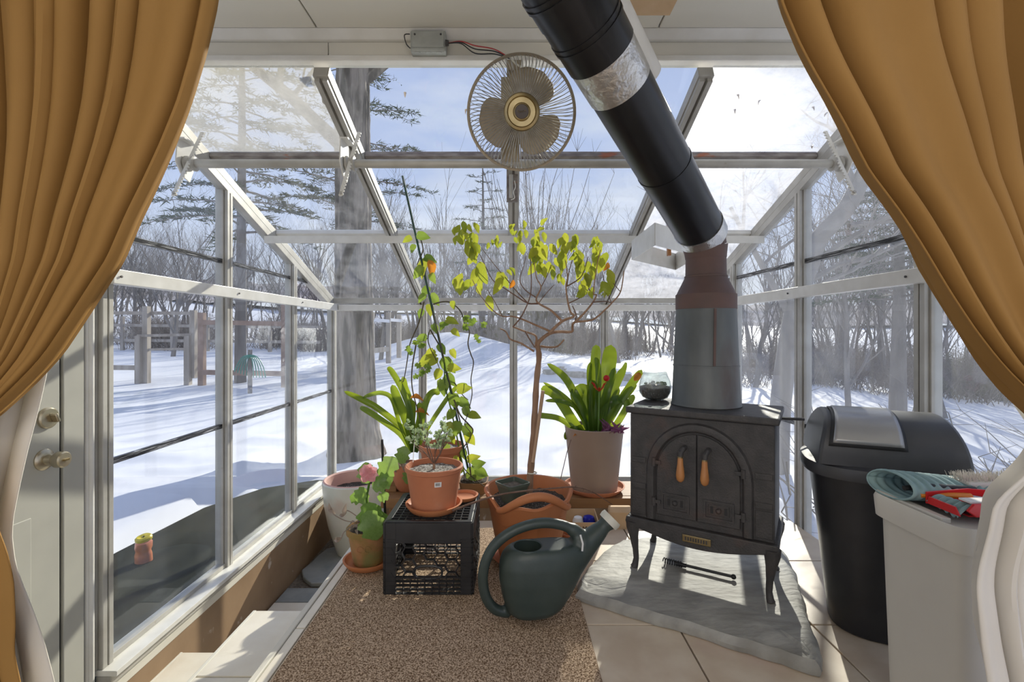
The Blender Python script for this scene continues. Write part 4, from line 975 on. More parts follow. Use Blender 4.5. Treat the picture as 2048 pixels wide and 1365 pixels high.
def shrub_branch(p, d, L, r_, lev):
    pts = [p]; q = Vector(p); dd = Vector(d)
    for k in range(4):
        dd = (dd+Vector((random.uniform(-.25, .25), random.uniform(-.25, .25), random.uniform(-.05, .18)))).normalized(); q = q+dd*L/4; pts.append(q.copy())
    MB().tube(pts, [lerp(r_, r_*.5, k/4) for k in range(5)], 5).build('stem', M_twig, pt)
    if lev > 0:
        for k in range(3 if lev > 1 else 2):
            s = random.choice(pts[2:]); shrub_branch(s, (dd+Vector((random.uniform(-.8, .8), random.uniform(-.6, .6), random.uniform(0, .5)))).normalized(), L*.6, r_*.6, lev-1)
    else:
        for k in range(4):
            s = random.choice(pts[1:]); leaf_at(LM_feath, pt, s, (random.uniform(-1, 1), random.uniform(-.8, .3), random.uniform(-.2, .8)), (random.uniform(-.4, .4), -1, .6), random.uniform(.016, .028))
MB().tube([base-Vector((0, 0, .01)), base+Vector((0, 0, .03))], [.006, .005], 8).build('stem', M_stem, pt)
for k in range(8):
    a = 2*PI*k/8+.3; shrub_branch(base+Vector((0, 0, .025)), Vector((.75*math.cos(a), .6*math.sin(a), .9)).normalized(), .105, .0028, 2 if k % 3 == 0 else 1)
# --- empty saucer on the crate
es = saucer(None, Vector((-.215, 2.065, cz1)), .064, .018, M_terra2); tag(es, 'small empty terracotta saucer at the back of the crate', 'saucer')
# --- mossy pot with begonia
mc = Vector((-.618, 2.05, .0125))
sa = saucer(None, mc, .106, .028, M_terra2); tag(sa, 'orange saucer on rug corner under the mossy pot', 'saucer')
mg = thing('potted_begonia', 'mossy old terracotta pot with begonia and pink bloom', 'potted plant', mc+Vector((0, 0, .0105)))
mq = mc+Vector((0, 0, .011))
MB().lathe(pot_prof(.092, .064, .150, lip=.008, liph=.026), mq, 44).build('pot', M_moss, mg)
for dx in (-.016, .016):
    MB().tube([mq+Vector((.004+dx+.013*math.cos(a), -.0795-.002*math.sin(a), .082+.013*math.sin(a))) for a in [2*PI*k/20 for k in range(17)]], .0014, 5).build('pot_stamp', M_moss, mg)
soil_disc(mg, mq+Vector((0, 0, .135)), .080, M_soil, 4)
random.seed(21)
sb = mq+Vector((0, 0, .138))
for k in range(26):
    a = random.uniform(0, 2*PI); r_ = random.uniform(.01, .08); p = sb+Vector((r_*math.cos(a)-.01, r_*math.sin(a), random.uniform(0, .03)))
    leaf_at(LM_dead, mg, p, (random.uniform(-1, .5), random.uniform(-1, .5), random.uniform(-.4, .4)), (random.uniform(-.5, .5), random.uniform(-.5, .5), 1), random.uniform(.022, .040), 'dead_leaf')
for path in ([(712, 1045), (690, 1042), (668, 1030), (662, 1018)], [(722, 1040), (706, 1028), (694, 1022), (690, 1030)], [(705, 1052), (688, 1065), (682, 1078)]):
    pts = catmull([P(x, y, 2.0) for x, y in path], 4)
    MB().tube(pts, .0022, 5).build('dry_stem', M_dead, mg)
    for q_ in pts[-2:]: leaf_at(LM_dead, mg, q_, (random.uniform(-1, .2), -.2, random.uniform(-.6, .9)), (0, -1, .3), random.uniform(.026, .04), 'dead_leaf')
stem_px = [(735, 1060, 2.05), (738, 1030, 2.04), (733, 1000, 2.03), (738, 970, 2.02), (740, 950, 2.02)]
MB().tube(catmull([P(*q_) for q_ in stem_px], 5), [.005]*20+[.004], 7).build('stem', M_leafbeg, mg)
for (x, y, dx, dz, L, k) in ((742, 1010, .30, -1.0, .105, 0), (735, 985, -.35, -.6, .050, 1), (745, 978, .9, .45, .060, 0), (735, 968, -.2, .8, .065, 1), (750, 965, 1, .2, .055, 0), (728, 1000, -1, .25, .045, 1), (738, 1005, .05, -1, .09, 1), (760, 955, .7, .9, .075, 0), (728, 975, -.4, -.9, .050, 0), (756, 1000, .5, .3, .04, 1)):
    p = P(x, y, 2.0+random.uniform(-.04, .05)); leaf_at(LM_beg[k], mg, p, (dx, random.uniform(-.25, .25), dz), (random.uniform(-.3, .3), -1, .25), L*1.4)
leaf_at(LM_beg[0], mg, P(735, 1022, 1.96), (.35, -.15, -1), (.1, -1, .1), .13)
fc = P(736, 948, 1.93)
for k in range(11):
    a = 2*PI*k/11*2.4; leaf_at(LM_pet, mg, fc+Vector((0, .004, 0)), (math.cos(a)*.9, -.45+.1*(k % 3), math.sin(a)*.9), (0, -1, .2), .042 if k < 7 else .030, 'petal')
MB().tube([P(764, 880, 2.03), P(771, 1048, 2.07)], .0055, 8).build('stake', M_black, mg)
# --- tall pale glazed planter
wc3 = Vector((-1.18, 3.60, ZF+.012))
wp = thing('glazed_planter', 'tall pale green glazed planter standing in the far left corner', 'planter', wc3)
MB().lathe([(.125, 0), (.135, .004), (.165, .10), (.200, .22), (.225, .36), (.236, .48), (.240, .535), (.234, .543), (.214, .541), (.208, .52), (.20, .44), (.001, .44)], wc3, 48).build('pot', M_glaze, wp)
MB().lathe([(.2345, .5425), (.224, .549), (.2105, .541), (.205, .50), (.200, .445)], wc3, 48, capb=False).build('inner_rim', M_pinkclay, wp)
soil_disc(wp, wc3+Vector((0, 0, .455)), .205, M_soil, 9, .015)
# --- plant shelf behind the platform
shf = thing('plant_shelf', 'brown lumber shelf behind the stove and big pots', 'shelf', (.1, 2.72, ZF+.01))
MB().box(-.72, 1.05, 2.60, 2.64, .045, .099).build('front_board', M_board, shf, smooth=False, bevel=.003)
MB().box(-.72, 1.05, 2.642, 2.90, .072, .100).build('top_board', M_board, shf, smooth=False, bevel=.003)
for x in (-.66, .12, 1.0): MB().box(x-.03, x+.03, 2.66, 2.86, ZF-.008, .071).build('leg', M_board, shf, smooth=False, bevel=.003)
# --- round terracotta pot with strap leaf plant
rc = Vector((-.610, 2.74, .1005))
rp_ = thing('potted_clivia', 'small round terracotta pot with arching strap leaves on the left', 'potted plant', rc)
MB().lathe([(.045, 0), (.060, .02), (.078, .07), (.082, .12), (.080, .15), (.074, .152), (.070, .145), (.05, .12), (.001, .12)], rc, 36).build('pot', M_terra, rp_)
soil_disc(rp_, rc+Vector((0, 0, .138)), .070, M_soil, 3)
bp_ = (825, 905)
for (path, w) in (
    ([(825, 905), (812, 865), (760, 820), (725, 800), (688, 783)], .036), ([(822, 905), (800, 868), (760, 838), (735, 822), (720, 815)], .034),
    ([(826, 905), (815, 850), (795, 800), (784, 770)], .050), ([(828, 900), (822, 830), (805, 780), (785, 745), (775, 735)], .034),
    ([(830, 900), (826, 840), (818, 790), (808, 762), (802, 760)], .036), ([(823, 905), (800, 850), (785, 800), (765, 787), (742, 790), (725, 797)], .026),
    ([(828, 905), (822, 860), (824, 820), (822, 800)], .055), ([(832, 905), (842, 850), (855, 800), (868, 785), (880, 788)], .040),
    ([(834, 905), (855, 860), (880, 820), (905, 785), (920, 772), (935, 770)], .030), ([(830, 905), (838, 860), (843, 830), (838, 805)], .050)):
    pts = [P(x, y, 2.74+random.uniform(-.03, .03)*(i > 0)) for i, (x, y) in enumerate(path)]
    ribbon(pts, w, 'strap_leaf', M_leafd, rp_, tip=.35, nrm=(random.uniform(-.4, .4), -1, random.uniform(.2, .6)))
for (x, y) in ((832, 797), (842, 825)): leaf_at(LM_dry, rp_, P(x-12, y, 2.70), (1, 0, .1), (0, -.5, 1), .085, 'dry_tip')
for k in range(7): leaf_at(LM_dead, rp_, P(random.uniform(790, 825), random.uniform(915, 945), 2.68), (random.uniform(-1, .3), -.5, random.uniform(-.3, .6)), (0, -1, .4), random.uniform(.04, .07), 'dead_leaf')
leaf_at(LM_beg[0], rp_, P(800, 928, 2.62), (.3, 0, 1), (.2, -1, .2), .10); leaf_at(LM_beg[1], rp_, P(822, 940, 2.60), (-.4, -.1, -1), (-.3, -1, .3), .085)
# --- second terracotta pot behind
qc = Vector((-.410, 2.74, .1005))
qp = thing('terracotta_pot', 'terracotta pot of grit on the shelf behind crate', 'pot', qc)
MB().lathe(pot_prof(.128, .085, .262, lip=.010, liph=.035), qc, 44).build('pot', M_terra, qp)
soil_disc(qp, qc+Vector((0, 0, .235)), .112, M_gravel, 6)
# --- tray planter with stake and vine
vc_ = Vector((-.225, 2.735, .1005))
vp_ = thing('potted_vine', 'low planter with climbing heart-leaf vine on a tall green stake', 'potted plant', vc_)
cap(superloft([(.1005, .072, .085, 4), (.165, .082, .095, 4)], c=(vc_.x, vc_.y)), 48).build('planter', M_board, vp_)
cap(superloft([(.160, .078, .090, 4), (.170, .070, .084, 4)], c=(vc_.x, vc_.y)), 48, bot=False).build('soil', M_soil, vp_)
random.seed(31)
for (x, y, r_) in ((938, 955, .030), (950, 948, .020), (958, 958, .018), (925, 965, .014)):
    MB().sphere(P(x, y, 2.70), r_, 12, 8, (1.1, 1, .8)).build('stone', M_pinkclay if r_ < .02 else M_gravel, vp_)
SD = 2.70
MB().tube([P(805, 352, SD-.1), P(940, 955, SD)], .0065, 8).build('stake', M_stake, vp_)
vines = [
    [(942, 955), (936, 900), (925, 860), (908, 800), (893, 740), (884, 700), (872, 650), (860, 600), (853, 560), (850, 520), (845, 490)],
    [(930, 955), (915, 880), (902, 820), (890, 770), (888, 720), (878, 680), (866, 630), (858, 590)],
    [(848, 604), (838, 645), (820, 688), (814, 725), (808, 759), (804, 765)],
    [(867, 609), (885, 604), (902, 606), (921, 623), (930, 649), (939, 663), (936, 688), (942, 710), (947, 726), (942, 759), (944, 790), (935, 830), (930, 850), (942, 870), (930, 900)],
    [(884, 700), (865, 668), (860, 660), (856, 680), (862, 700), (872, 720), (880, 740)],
    [(908, 800), (920, 830), (938, 850), (946, 862), (938, 880), (920, 910), (930, 940), (958, 965), (975, 978)],
    [(832, 690), (824, 740), (825, 780), (838, 830), (848, 870), (858, 895)],
    [(890, 745), (905, 760), (925, 790), (936, 800)],
    [(842, 480), (846, 500), (838, 520), (834, 530)]]
vpts = []
for i, pa in enumerate(vines):
    pts = catmull([P(x, y, SD-.04+.05*math.sin(i*2+k*.9)) for k, (x, y) in enumerate(pa)], 5)
    MB().tube(pts, [lerp(.0045, .002, k/len(pts)) for k in range(len(pts))], 6).build('vine', M_vine if i != 1 else M_leafd, vp_); vpts.append(pts)
vl = [(835,470,.9,-.2,26),(822,475,-.8,-.5,20),(828,490,-.3,-1,18),(852,520,-.3,-.9,40),(850,515,.8,-.3,26),(845,535,-.7,-.9,30),(862,548,.4,-1,22),(856,575,-.6,-1,24),(862,590,.8,-1,28),(850,590,-.9,-.9,22),(858,610,.2,-1,24),(845,620,-.5,-1,20),
 (905,603,.1,-1,18),(893,640,.9,-.2,26),(885,648,-.2,-1,16),(866,650,.6,-1,22),(880,650,.9,.1,18),(853,675,-1,-.1,24),(905,660,.8,-.7,20),(878,690,.5,-.8,24),(866,700,-.6,-.8,26),(872,715,-1,-.4,42),(888,718,.6,-1,40),(880,740,-.5,-1,26),(893,750,.7,-.9,30),(903,700,.5,-1,20),
 (915,780,1,.2,30),(905,790,.3,-1,34),(890,770,-.8,-.5,24),(918,800,.9,-.6,30),(905,820,-.4,-1,28),(930,815,.4,-1,26),(940,828,1,-.3,24),(915,845,-.2,-1,34),(928,852,.6,-.9,32),(935,868,.5,-1,30),(905,850,-.9,-.4,26),(925,900,.3,-1,22),(936,920,.8,.3,26),(945,930,1,.1,28),(915,915,-.5,-1,24),(952,940,1,-.5,30),(925,935,-1,-.7,26),(935,945,.9,-.3,38),(900,870,.4,-.9,22),(896,890,-.4,-.8,20),(884,760,.2,-1,34),(897,735,.9,-.1,26)]
for i, (x, y, dx, dz, L) in enumerate(vl):
    d = SD-.06+random.uniform(-.05, .05); me = random.choice(LM_v+LM_vy)
    leaf_at(me, vp_, P(x, y, d), (dx, random.uniform(-.35, .2), dz), (random.uniform(-.5, .5), -1, random.uniform(0, .5)), L/F*d*1.05)
leaf_at(LM_dry, vp_, P(858, 520, SD-.1), (.3, -.1, -1), (.5, -1, .1), .10, 'dry_leaf')
for (x, y) in ((830, 690), (818, 705), (842, 695), (850, 690), (935, 645), (928, 640), (948, 648), (925, 655), (955, 680), (963, 655), (842, 735), (850, 745), (838, 752), (862, 735)):
    for k in range(2): leaf_at(LM_geo, vp_, P(x, y, SD-.08), (random.uniform(-1, 1), random.uniform(-.4, .2), random.uniform(-.3, .7)), (random.uniform(-.3, .3), -1, .6), random.uniform(.030, .042))
# --- big terracotta pot with the small tree
bc = Vector((.065, 2.10, .0125))
sa = saucer(None, bc, .165, .030, M_terra); tag(sa, 'wide terracotta saucer under the big tree pot', 'saucer')
tp = thing('potted_tree', 'big terracotta pot with twisted rim handle holding a small bare-limbed tree', 'potted plant', bc+Vector((0, 0, .010)))
bq = bc+Vector((0, 0, .011))
def rimwave(p, i, a):
    # front lobe of the rim dips either side of a raised loop handle
    if i >= 4:
        f = math.atan2(p.x, -p.y)
        w = -.050*math.exp(-((f+.62)/.30)**2)+(-.022)*math.exp(-((f-.95)/.25)**2)+.0*math.cos(f)-.030*math.exp(-((f-.12)/.42)**2)
        k = 1 if 5 <= i <= 9 else .6
        return Vector((p.x, p.y, p.z+w*k))
    return p
prf = [(.118, 0), (.125, .004), (.150, .10), (.168, .205), (.172, .225), (.176, .235), (.190, .285), (.194, .292), (.188, .300), (.178, .298), (.172, .28), (.158, .22), (.001, .21)]
MB().lathe(prf, bq, 72, fn=rimwave).build('pot', M_terra2, tp)
hl = []
for k in range(25):
    f = lerp(-.72, 1.02, k/24); t = k/24; r_ = .192+.010*math.sin(PI*t); z = .252+.072*math.sin(PI*min(1, max(0, (t-.05)/.9)))**1.2*(1 if t > .3 else 1)
    hl.append(bq+Vector((r_*math.sin(f), -r_*math.cos(f), z)))
MB().tube(hl, [.013+.005*math.sin(PI*k/24) for k in range(25)], 12).build('rim_handle', M_terra2, tp)
soil_disc(tp, bq+Vector((0, 0, .243)), .170, M_soil, 12, .012)
random.seed(41)
TD = 2.12
def tpath(lst, j=0): return catmull([P(x, y, TD+.10*math.sin(j*1.7+i*.5)*(i/len(lst))) for i, (x, y) in enumerate(lst)], 4)
trunk = [(1058, 985), (1062, 930), (1066, 880), (1069, 820), (1072, 760), (1077, 715), (1075, 692)]
pts = tpath(trunk); pts = [Vector((p.x, TD, p.z)) for p in pts]
MB().tube(pts, [lerp(.0165, .0115, k/len(pts))+.0012*math.sin(k*1.9) for k in range(len(pts))], 10).build('trunk', M_stem, tp)
branches = [
 ([(1075,694),(1079,683),(1098,668),(1117,664),(1143,664),(1145,654),(1150,645),(1185,640),(1209,621),(1223,607),(1241,584),(1248,542)], .0105, .002),
 ([(1150,645),(1171,624),(1187,603),(1193,590),(1187,585),(1194,532),(1201,500)], .006, .0016),
 ([(1098,667),(1124,643),(1148,633),(1141,624),(1135,600),(1132,572),(1135,551),(1128,502)], .008, .0018),
 ([(1132,573),(1143,568),(1164,551),(1176,514)], .004, .0014), ([(1134,572),(1138,544),(1145,518),(1150,486)], .003, .0014),
 ([(1124,643),(1103,622),(1077,607),(1073,596),(1082,575),(1073,556),(1068,525)], .0065, .0015),
 ([(1077,607),(1056,607),(1030,591),(1012,579),(985,560),(965,520),(950,490)], .004, .0014), ([(1056,607),(1035,585),(1010,555),(985,525),(962,495)], .003, .0012),
 ([(1098,662),(1070,650),(1042,638),(1023,633),(1005,633),(985,620),(960,590),(945,560)], .0055, .0014), ([(1005,633),(990,605),(975,580)], .002, .0012),
 ([(1026,654),(1044,631),(1061,589),(1062,537),(1060,497)], .004, .0015), ([(1071,694),(1072,673),(1051,664),(1026,654)], .006, .004),
 ([(1068,703),(1042,687),(1021,679),(1012,664),(1001,658)], .005, .003), ([(1082,693),(1098,695),(1115,693),(1128,680)], .006, .003),
 ([(1135,608),(1152,600),(1169,591)], .003, .002), ([(1185,590),(1176,575),(1172,565)], .003, .002), ([(1150,645),(1152,630),(1145,612)], .004, .002),
 ([(1051,664),(1060,680),(1070,695)], .004, .003), ([(1073,596),(1050,580),(1040,560),(1048,530),(1052,512)], .003, .0012), ([(1185,605),(1210,603),(1222,606)], .003, .002),
 ([(1223,607),(1210,570),(1205,545)], .002, .0012), ([(1241,584),(1222,560),(1215,535)], .002, .0012), ([(1082,575),(1095,550),(1102,530)], .0025, .0012), ([(1077,607),(1090,590),(1108,570)], .0025, .0012)]
for j, (lst, r0, r1) in enumerate(branches):
    pts = tpath(lst, j) if j else tpath(lst, 0)
    MB().tube(pts, [lerp(r0, r1, (k/len(pts))**.7) for k in range(len(pts))], 7).build('branch', M_stem if r0 > .004 else M_twig, tp)
clusters = [(930,470,22,18,13,24),(945,500,24,28,14,30),(958,540,8,8,2,48),(928,560,10,10,3,40),(950,570,12,12,3,28),(973,597,3,3,1,40),(1003,555,8,12,3,36),(985,488,14,14,8,16),(1010,540,10,12,3,20),
 (1030,468,14,14,9,18),(1062,470,20,14,10,22),(1070,500,16,18,9,32),(1082,530,10,14,4,30),(1095,495,4,6,2,28),(1088,462,6,6,2,20),(1128,485,12,14,7,26),(1122,510,8,8,2,44),(1150,485,10,14,6,26),(1158,512,6,8,2,34),(1163,530,14,16,7,30),(1165,560,12,14,6,32),(1118,548,10,10,4,22),(1102,535,8,12,3,24),
 (1200,490,16,14,9,22),(1204,522,12,14,5,34),(1212,540,8,10,2,36),(1205,570,14,14,5,30),(1185,545,8,10,2,34),(1155,590,8,8,3,18),(1176,578,12,10,5,22)]
for (x, y, sx_, sy_, n, L) in clusters:
    for k in range(n):
        px_, py_ = x+random.gauss(0, .6)*sx_, y-8+random.gauss(0, .6)*sy_; d = TD+random.uniform(-.09, .07)
        leaf_at(random.choice(LM_y), tp, P(px_, py_, d), (random.uniform(-.6, .6), random.uniform(-.4, .3), -1 if L > 20 else random.uniform(-1, .4)), (random.uniform(-.7, .7), -1, random.uniform(-.2, .5)), L/F*d*random.uniform(.8, 1.1))
for (x, y) in ((1027, 560), (1216, 525)): leaf_at(LM_dry, tp, P(x, y, TD-.03), (-.3, 0, -1), (.4, -1, 0), .045, 'dry_leaf')
MB().tube([P(1086, 782, TD-.02), P(1066, 925, TD-.02)], [.008, .0075], 8).build('support_stick', M_bamboo, tp)
MB().tube([P(1064, 946, TD)+Vector((.020*math.cos(2*PI*k/16), .018*math.sin(2*PI*k/16), 0)) for k in range(16)], .003, 6, closed=True).build('tie', M_canw, tp)
# small square grey-green nursery pot standing in the big pot
gp = P(1025, 985, 2.03)
gz = bq.z+.262
gpt = thing('nursery_pot', 'small square grey-green pot standing in the big tree pot', 'pot', (gp.x, 2.03, gz))
cap(superloft([(gz, .036, .036, 8), (gz+.068, .052, .052, 8), (gz+.070, .056, .056, 8), (gz+.082, .057, .057, 8), (gz+.082, .053, .053, 8), (gz+.060, .050, .050, 8)], R=math.radians(38), c=(gp.x, 2.03)), 48).build('pot', M_greenpot, gpt, ang=25)
cap(superloft([(gz+.061, .049, .049, 8), (gz+.066, .045, .045, 8)], R=math.radians(38), c=(gp.x, 2.03)), 48).build('soil', M_dirt, gpt)
# dry twig across the pots
tw = thing('dry_twig', 'long thin dry twig lying across the crate and big pot rim', 'twig', P(1090, 985, 1.90))
tpts = catmull([P(905, 1022, 1.87), P(950, 1005, 1.88), P(1000, 990, 1.885), P(1055, 982, 1.885), P(1100, 978, 1.885), P(1150, 975, 1.93), P(1185, 985, 1.98), P(1225, 1010, 2.05)], 6)
MB().tube(tpts, [lerp(.0045, .0018, k/len(tpts)) for k in range(len(tpts))], 6).build('twig', M_twig, tw)
for k in range(3, len(tpts)-1, 3): MB().tube([tpts[k], tpts[k]+Vector((random.uniform(-.006, .006), -.003, random.choice((-.008, .008))))], [.0014, .0006], 4).build('bud', M_twig, tw)
# --- taupe pot with clivia
kc = Vector((.460, 2.74, .1005))
sa = saucer(None, kc, .172, .032, M_terra); tag(sa, 'terracotta saucer on the shelf under the taupe pot', 'saucer')
kp = thing('potted_clivia', 'taupe pot with bright green strap leaves and red bud beside stove', 'potted plant', kc+Vector((0, 0, .010)))
kq = kc+Vector((0, 0, .011))
MB().lathe([(.125, 0), (.130, .004), (.166, .345), (.168, .352), (.164, .355), (.158, .352), (.154, .33), (.14, .20), (.001, .20)], kq, 48).build('pot', M_taupe, kp)
soil_disc(kp, kq+Vector((0, 0, .322)), .155, M_soil, 15, .012)
random.seed(51)
CDk = 2.74
for (path, w) in (
    ([(1188, 890), (1170, 830), (1150, 790), (1128, 755), (1094, 728)], .046), ([(1186, 890), (1160, 830), (1130, 795), (1086, 765)], .026),
    ([(1182, 890), (1150, 850), (1110, 790), (1082, 778)], .058), ([(1180, 890), (1150, 860), (1118, 838), (1083, 832), (1078, 830)], .034), ([(1184, 892), (1165, 830), (1130, 805), (1090, 802)], .026),
    ([(1190, 892), (1182, 800), (1190, 720), (1192, 690)], .058), ([(1192, 892), (1205, 800), (1218, 730), (1222, 690)], .085), ([(1195, 892), (1215, 810), (1240, 750), (1250, 725)], .050),
    ([(1196, 892), (1230, 820), (1262, 770), (1284, 740)], .046), ([(1194, 892), (1220, 830), (1250, 790), (1272, 765)], .050), ([(1196, 892), (1232, 850), (1256, 810), (1268, 790)], .038),
    ([(1190, 892), (1205, 830), (1225, 805), (1245, 800), (1258, 818)], .050), ([(1188, 892), (1176, 820), (1174, 785), (1160, 780), (1158, 802)], .060), ([(1188, 892), (1182, 820), (1178, 750), (1180, 725)], .034),
    ([(1190, 892), (1195, 810), (1196, 740), (1190, 715)], .036), ([(1192, 892), (1200, 840), (1212, 790), (1230, 735)], .046), ([(1186, 892), (1172, 850), (1148, 800), (1142, 778)], .036),
    ([(1183, 893), (1165, 868), (1150, 858), (1135, 868), (1130, 880)], .034), ([(1186, 893), (1180, 872), (1168, 858), (1152, 858)], .040), ([(1190, 893), (1185, 840), (1188, 790), (1182, 760)], .055), ([(1194, 893), (1208, 850), (1222, 815), (1238, 775)], .04)):
    pts = [P(x, y, CDk+(random.uniform(-.07, .05) if i > 0 else random.uniform(-.02, .02))*(i/len(path))) for i, (x, y) in enumerate(path)]
    ribbon(pts, w, 'strap_leaf', M_leafd, kp, tip=.28, nrm=(random.uniform(-.35, .35), -1, random.uniform(.1, .6)), cup=.12)
leaf_at(LM_dry, kp, P(1268, 762, CDk-.05), (1, 0, 1.2), (0, -1, .3), .075, 'dry_tip')
MB().tube([P(1196, 892, CDk), P(1197, 830, CDk-.05), P(1198, 785, CDk-.06)], .005, 6).build('flower_stalk', M_leafbeg, kp)
for k in range(8):
    a = 2*PI*k/8; q_ = P(1198, 783, CDk-.06); e_ = q_+Vector((.040*math.cos(a), -.012*math.sin(a), .035+.018*math.sin(a*2+1)))
    MB().tube([q_, (q_+e_)/2+Vector((0, 0, -.004)), e_], [.0022, .002, .0045], 6).build('flower_bud', M_redfl if k % 3 else M_leafdry, kp)
MB().sphere(P(1213, 757, CDk-.07), .018, 14, 10).build('red_berry', M_redfl, kp)
for k in range(30):
    a = random.uniform(0, 2*PI); x = 1212+random.uniform(-14, 40); d = CDk-.11+random.uniform(-.03, .06)
    leaf_at(LM_purp, kp, P(x, 868, d), (random.uniform(-.7, .9), random.uniform(-.6, .3), random.uniform(.1, 1)), (random.uniform(-.5, .5), -.6, .8), random.uniform(.05, .10), 'purple_leaf')
for k in range(16): leaf_at(LM_dead if k % 2 else LM_dry, kp, P(random.uniform(1148, 1242), 870, CDk-.10+random.uniform(-.02, .1)), (random.uniform(-1, 1), random.uniform(-1, .5), random.uniform(-.1, .4)), (0, -.3, 1), random.uniform(.025, .05), 'dead_leaf')
tq = catmull([P(1142, 880, 2.62), P(1134, 905, 2.58), P(1128, 930, 2.57), P(1122, 955, 2.56), P(1118, 975, 2.56)], 5)
MB().tube(tq, .0022, 5).build('trailing_stem', M_twig, kp)
# --- boxes and small pot between big pot and stove
fb = thing('farm_box', 'low cardboard box lettered FARM with blue glass behind the watering can', 'box', (.33, 2.43, 0))
MB().box(.235, .425, 2.38, 2.384, .0, .055).build('front_panel', M_card, fb, smooth=False)
MB().box(.235, .425, 2.51, 2.514, .0, .075).build('back_panel', M_card, fb, smooth=False)
MB().box(.235, .425, 2.384, 2.51, .0, .004).build('bottom_panel', M_card, fb, smooth=False)
for x in (.235, .421):
    MB().add([(x, 2.384, .004), (x+.004, 2.384, .004), (x+.004, 2.51, .004), (x, 2.51, .004), (x, 2.384, .055), (x+.004, 2.384, .055), (x+.004, 2.51, .075), (x, 2.51, .075)], [(0,3,2,1),(4,5,6,7),(0,1,5,4),(1,2,6,5),(2,3,7,6),(3,0,4,7)]).build('end_panel', M_card, fb, smooth=False)
tcv = bpy.data.curves.new('farm_text', 'FONT'); tcv.body = 'FARM'; tcv.size = .032; tcv.extrude = .0003
to = bpy.data.objects.new('tmp_text', tcv); col.objects.link(to); bpy.context.view_layer.update()
dg = bpy.context.evaluated_depsgraph_get(); me = bpy.data.meshes.new_from_object(to.evaluated_get(dg)); bpy.data.objects.remove(to)
me.materials.clear(); me.materials.append(M_ink)
lo_ = inst(me, 'lettering', fb, Matrix.Translation((.285, 2.3795, .015)) @ Matrix.Rotation(PI/2, 4, 'X'))
bt = MB().lathe([(.020, 0), (.030, .006), (.033, .03), (.026, .052), (.012, .058)], (.385, 2.455, .0045), 20, capt=True).build('glass_votive', M_blue); tag(bt, 'cobalt blue glass votive in the cardboard box', 'glass')
bt = MB().lathe([(.020, 0), (.026, .006), (.028, .03), (.02, .05), (.012, .054)], (.33, 2.455, .0045), 20, capt=True).build('glass_votive', M_paper); tag(bt, 'pale glass votive beside the blue one in the box', 'glass')
pg = cap(superloft([(.0, .05, .035, 5), (.085, .056, .038, 5), (.105, .055, .012, 5)], c=(.545, 2.47)), 48).build('paper_bag', M_card); tag(pg, 'crumpled brown paper bag on the floor behind the stove', 'bag')
sp_ = MB().lathe(pot_prof(.062, .045, .10, lip=.006, liph=.02), (.27, 2.17, 0.0), 32).build('small_pot', M_terra2); tag(sp_, 'small empty terracotta pot between the watering can and the cardboard box', 'pot')
bx_ = MB().box(-.745, -.66, 2.70, 2.78, .1005, .135).box(-.742, -.663, 2.703, 2.777, .1355, .16).build('wooden_block', M_board, smooth=False, bevel=.002); tag(bx_, 'little wooden block pair on the shelf end by the pale planter', 'block')
# ================================================================== FAN
fc = Vector((.028, 1.68, 1.765)); FT = Matrix.Rotation(math.radians(18), 4, 'X')
fn_ = thing('wall_fan', 'round beige wall fan with wire cage hanging from the fascia', 'fan', fc)
FMx = Matrix.Translation(fc) @ FT
def fp(mb, nm, m, par=None, **k): return mb.xf(FMx).build(nm, m, par or fn_, **k)
Ro = .186
def circ(r_, y, n=48): return [(r_*math.cos(2*PI*k/n), y, r_*math.sin(2*PI*k/n)) for k in range(n)]
fp(MB().tube(circ(Ro, 0, 64), .0055, 8, closed=True), 'cage_rim', M_fan)
wr = MB(); NW = 84
for k in range(NW):
    a = 2*PI*k/NW; pts = []
    for t, (r_, y) in enumerate(((.056, -.052), (.10, -.056), (.150, -.050), (.174, -.034), (Ro-.002, -.004))):
        aa = a+.12*(t/4); pts.append((r_*math.cos(aa), y, r_*math.sin(aa)))
    wr.tube(pts, .0014, 4, cap=False)
fp(wr, 'front_grille', M_wire)
wr = MB()
for k in range(60):
    a = 2*PI*k/60; wr.tube([(r_*math.cos(a), y, r_*math.sin(a)) for r_, y in ((.05, .070), (.12, .066), (.168, .045), (Ro-.002, .004))], .00115, 4, cap=False)
fp(wr, 'rear_grille', M_wire)
for b0 in (math.radians(62), math.radians(190), math.radians(308)):
    def bl(u, v):
        r_ = lerp(.035, .150, u); sw = math.radians(lerp(36, 46, math.sin(PI*u))); c_ = b0+.18*u
        edge = math.sqrt(max(0, 1-max(0, (u-.72)/.28)**2)); a = c_+(v*2-1)*sw*(.35+.65*edge)
        return (r_*math.cos(a), .004+.026*(v-.5)*(1-.3*u), r_*math.sin(a))
    fp(MB().grid(14, 12, bl), 'blade', M_fan, solid=.002)
RY = Matrix.Rotation(PI/2, 3, 'X')
hb = fp(MB().lathe([(.060, .046), (.062, .052), (.058, .058), (.050, .060), (.046, .055), (.030, .055), (.028, .060), (.025, .062), (.002, .062)], (0, 0, 0), 40, R=RY), 'hub_badge', M_brass)
fp(MB().lathe([(.0235, .0622), (.022, .0640), (.001, .0642)], (0, 0, 0), 32, R=RY), 'badge_centre', mat('dark_brown_enamel', (.05, .028, .012), rough=.3), hb)
sq = [(-.014 + .028*k/23, -.0655, .0035*math.sin(k*1.3)*(1 if k > 2 else 2)+.004*(k/23-.5)) for k in range(24)]
fp(MB().tube(sq, .0006, 4), 'badge_script', M_brass, hb)
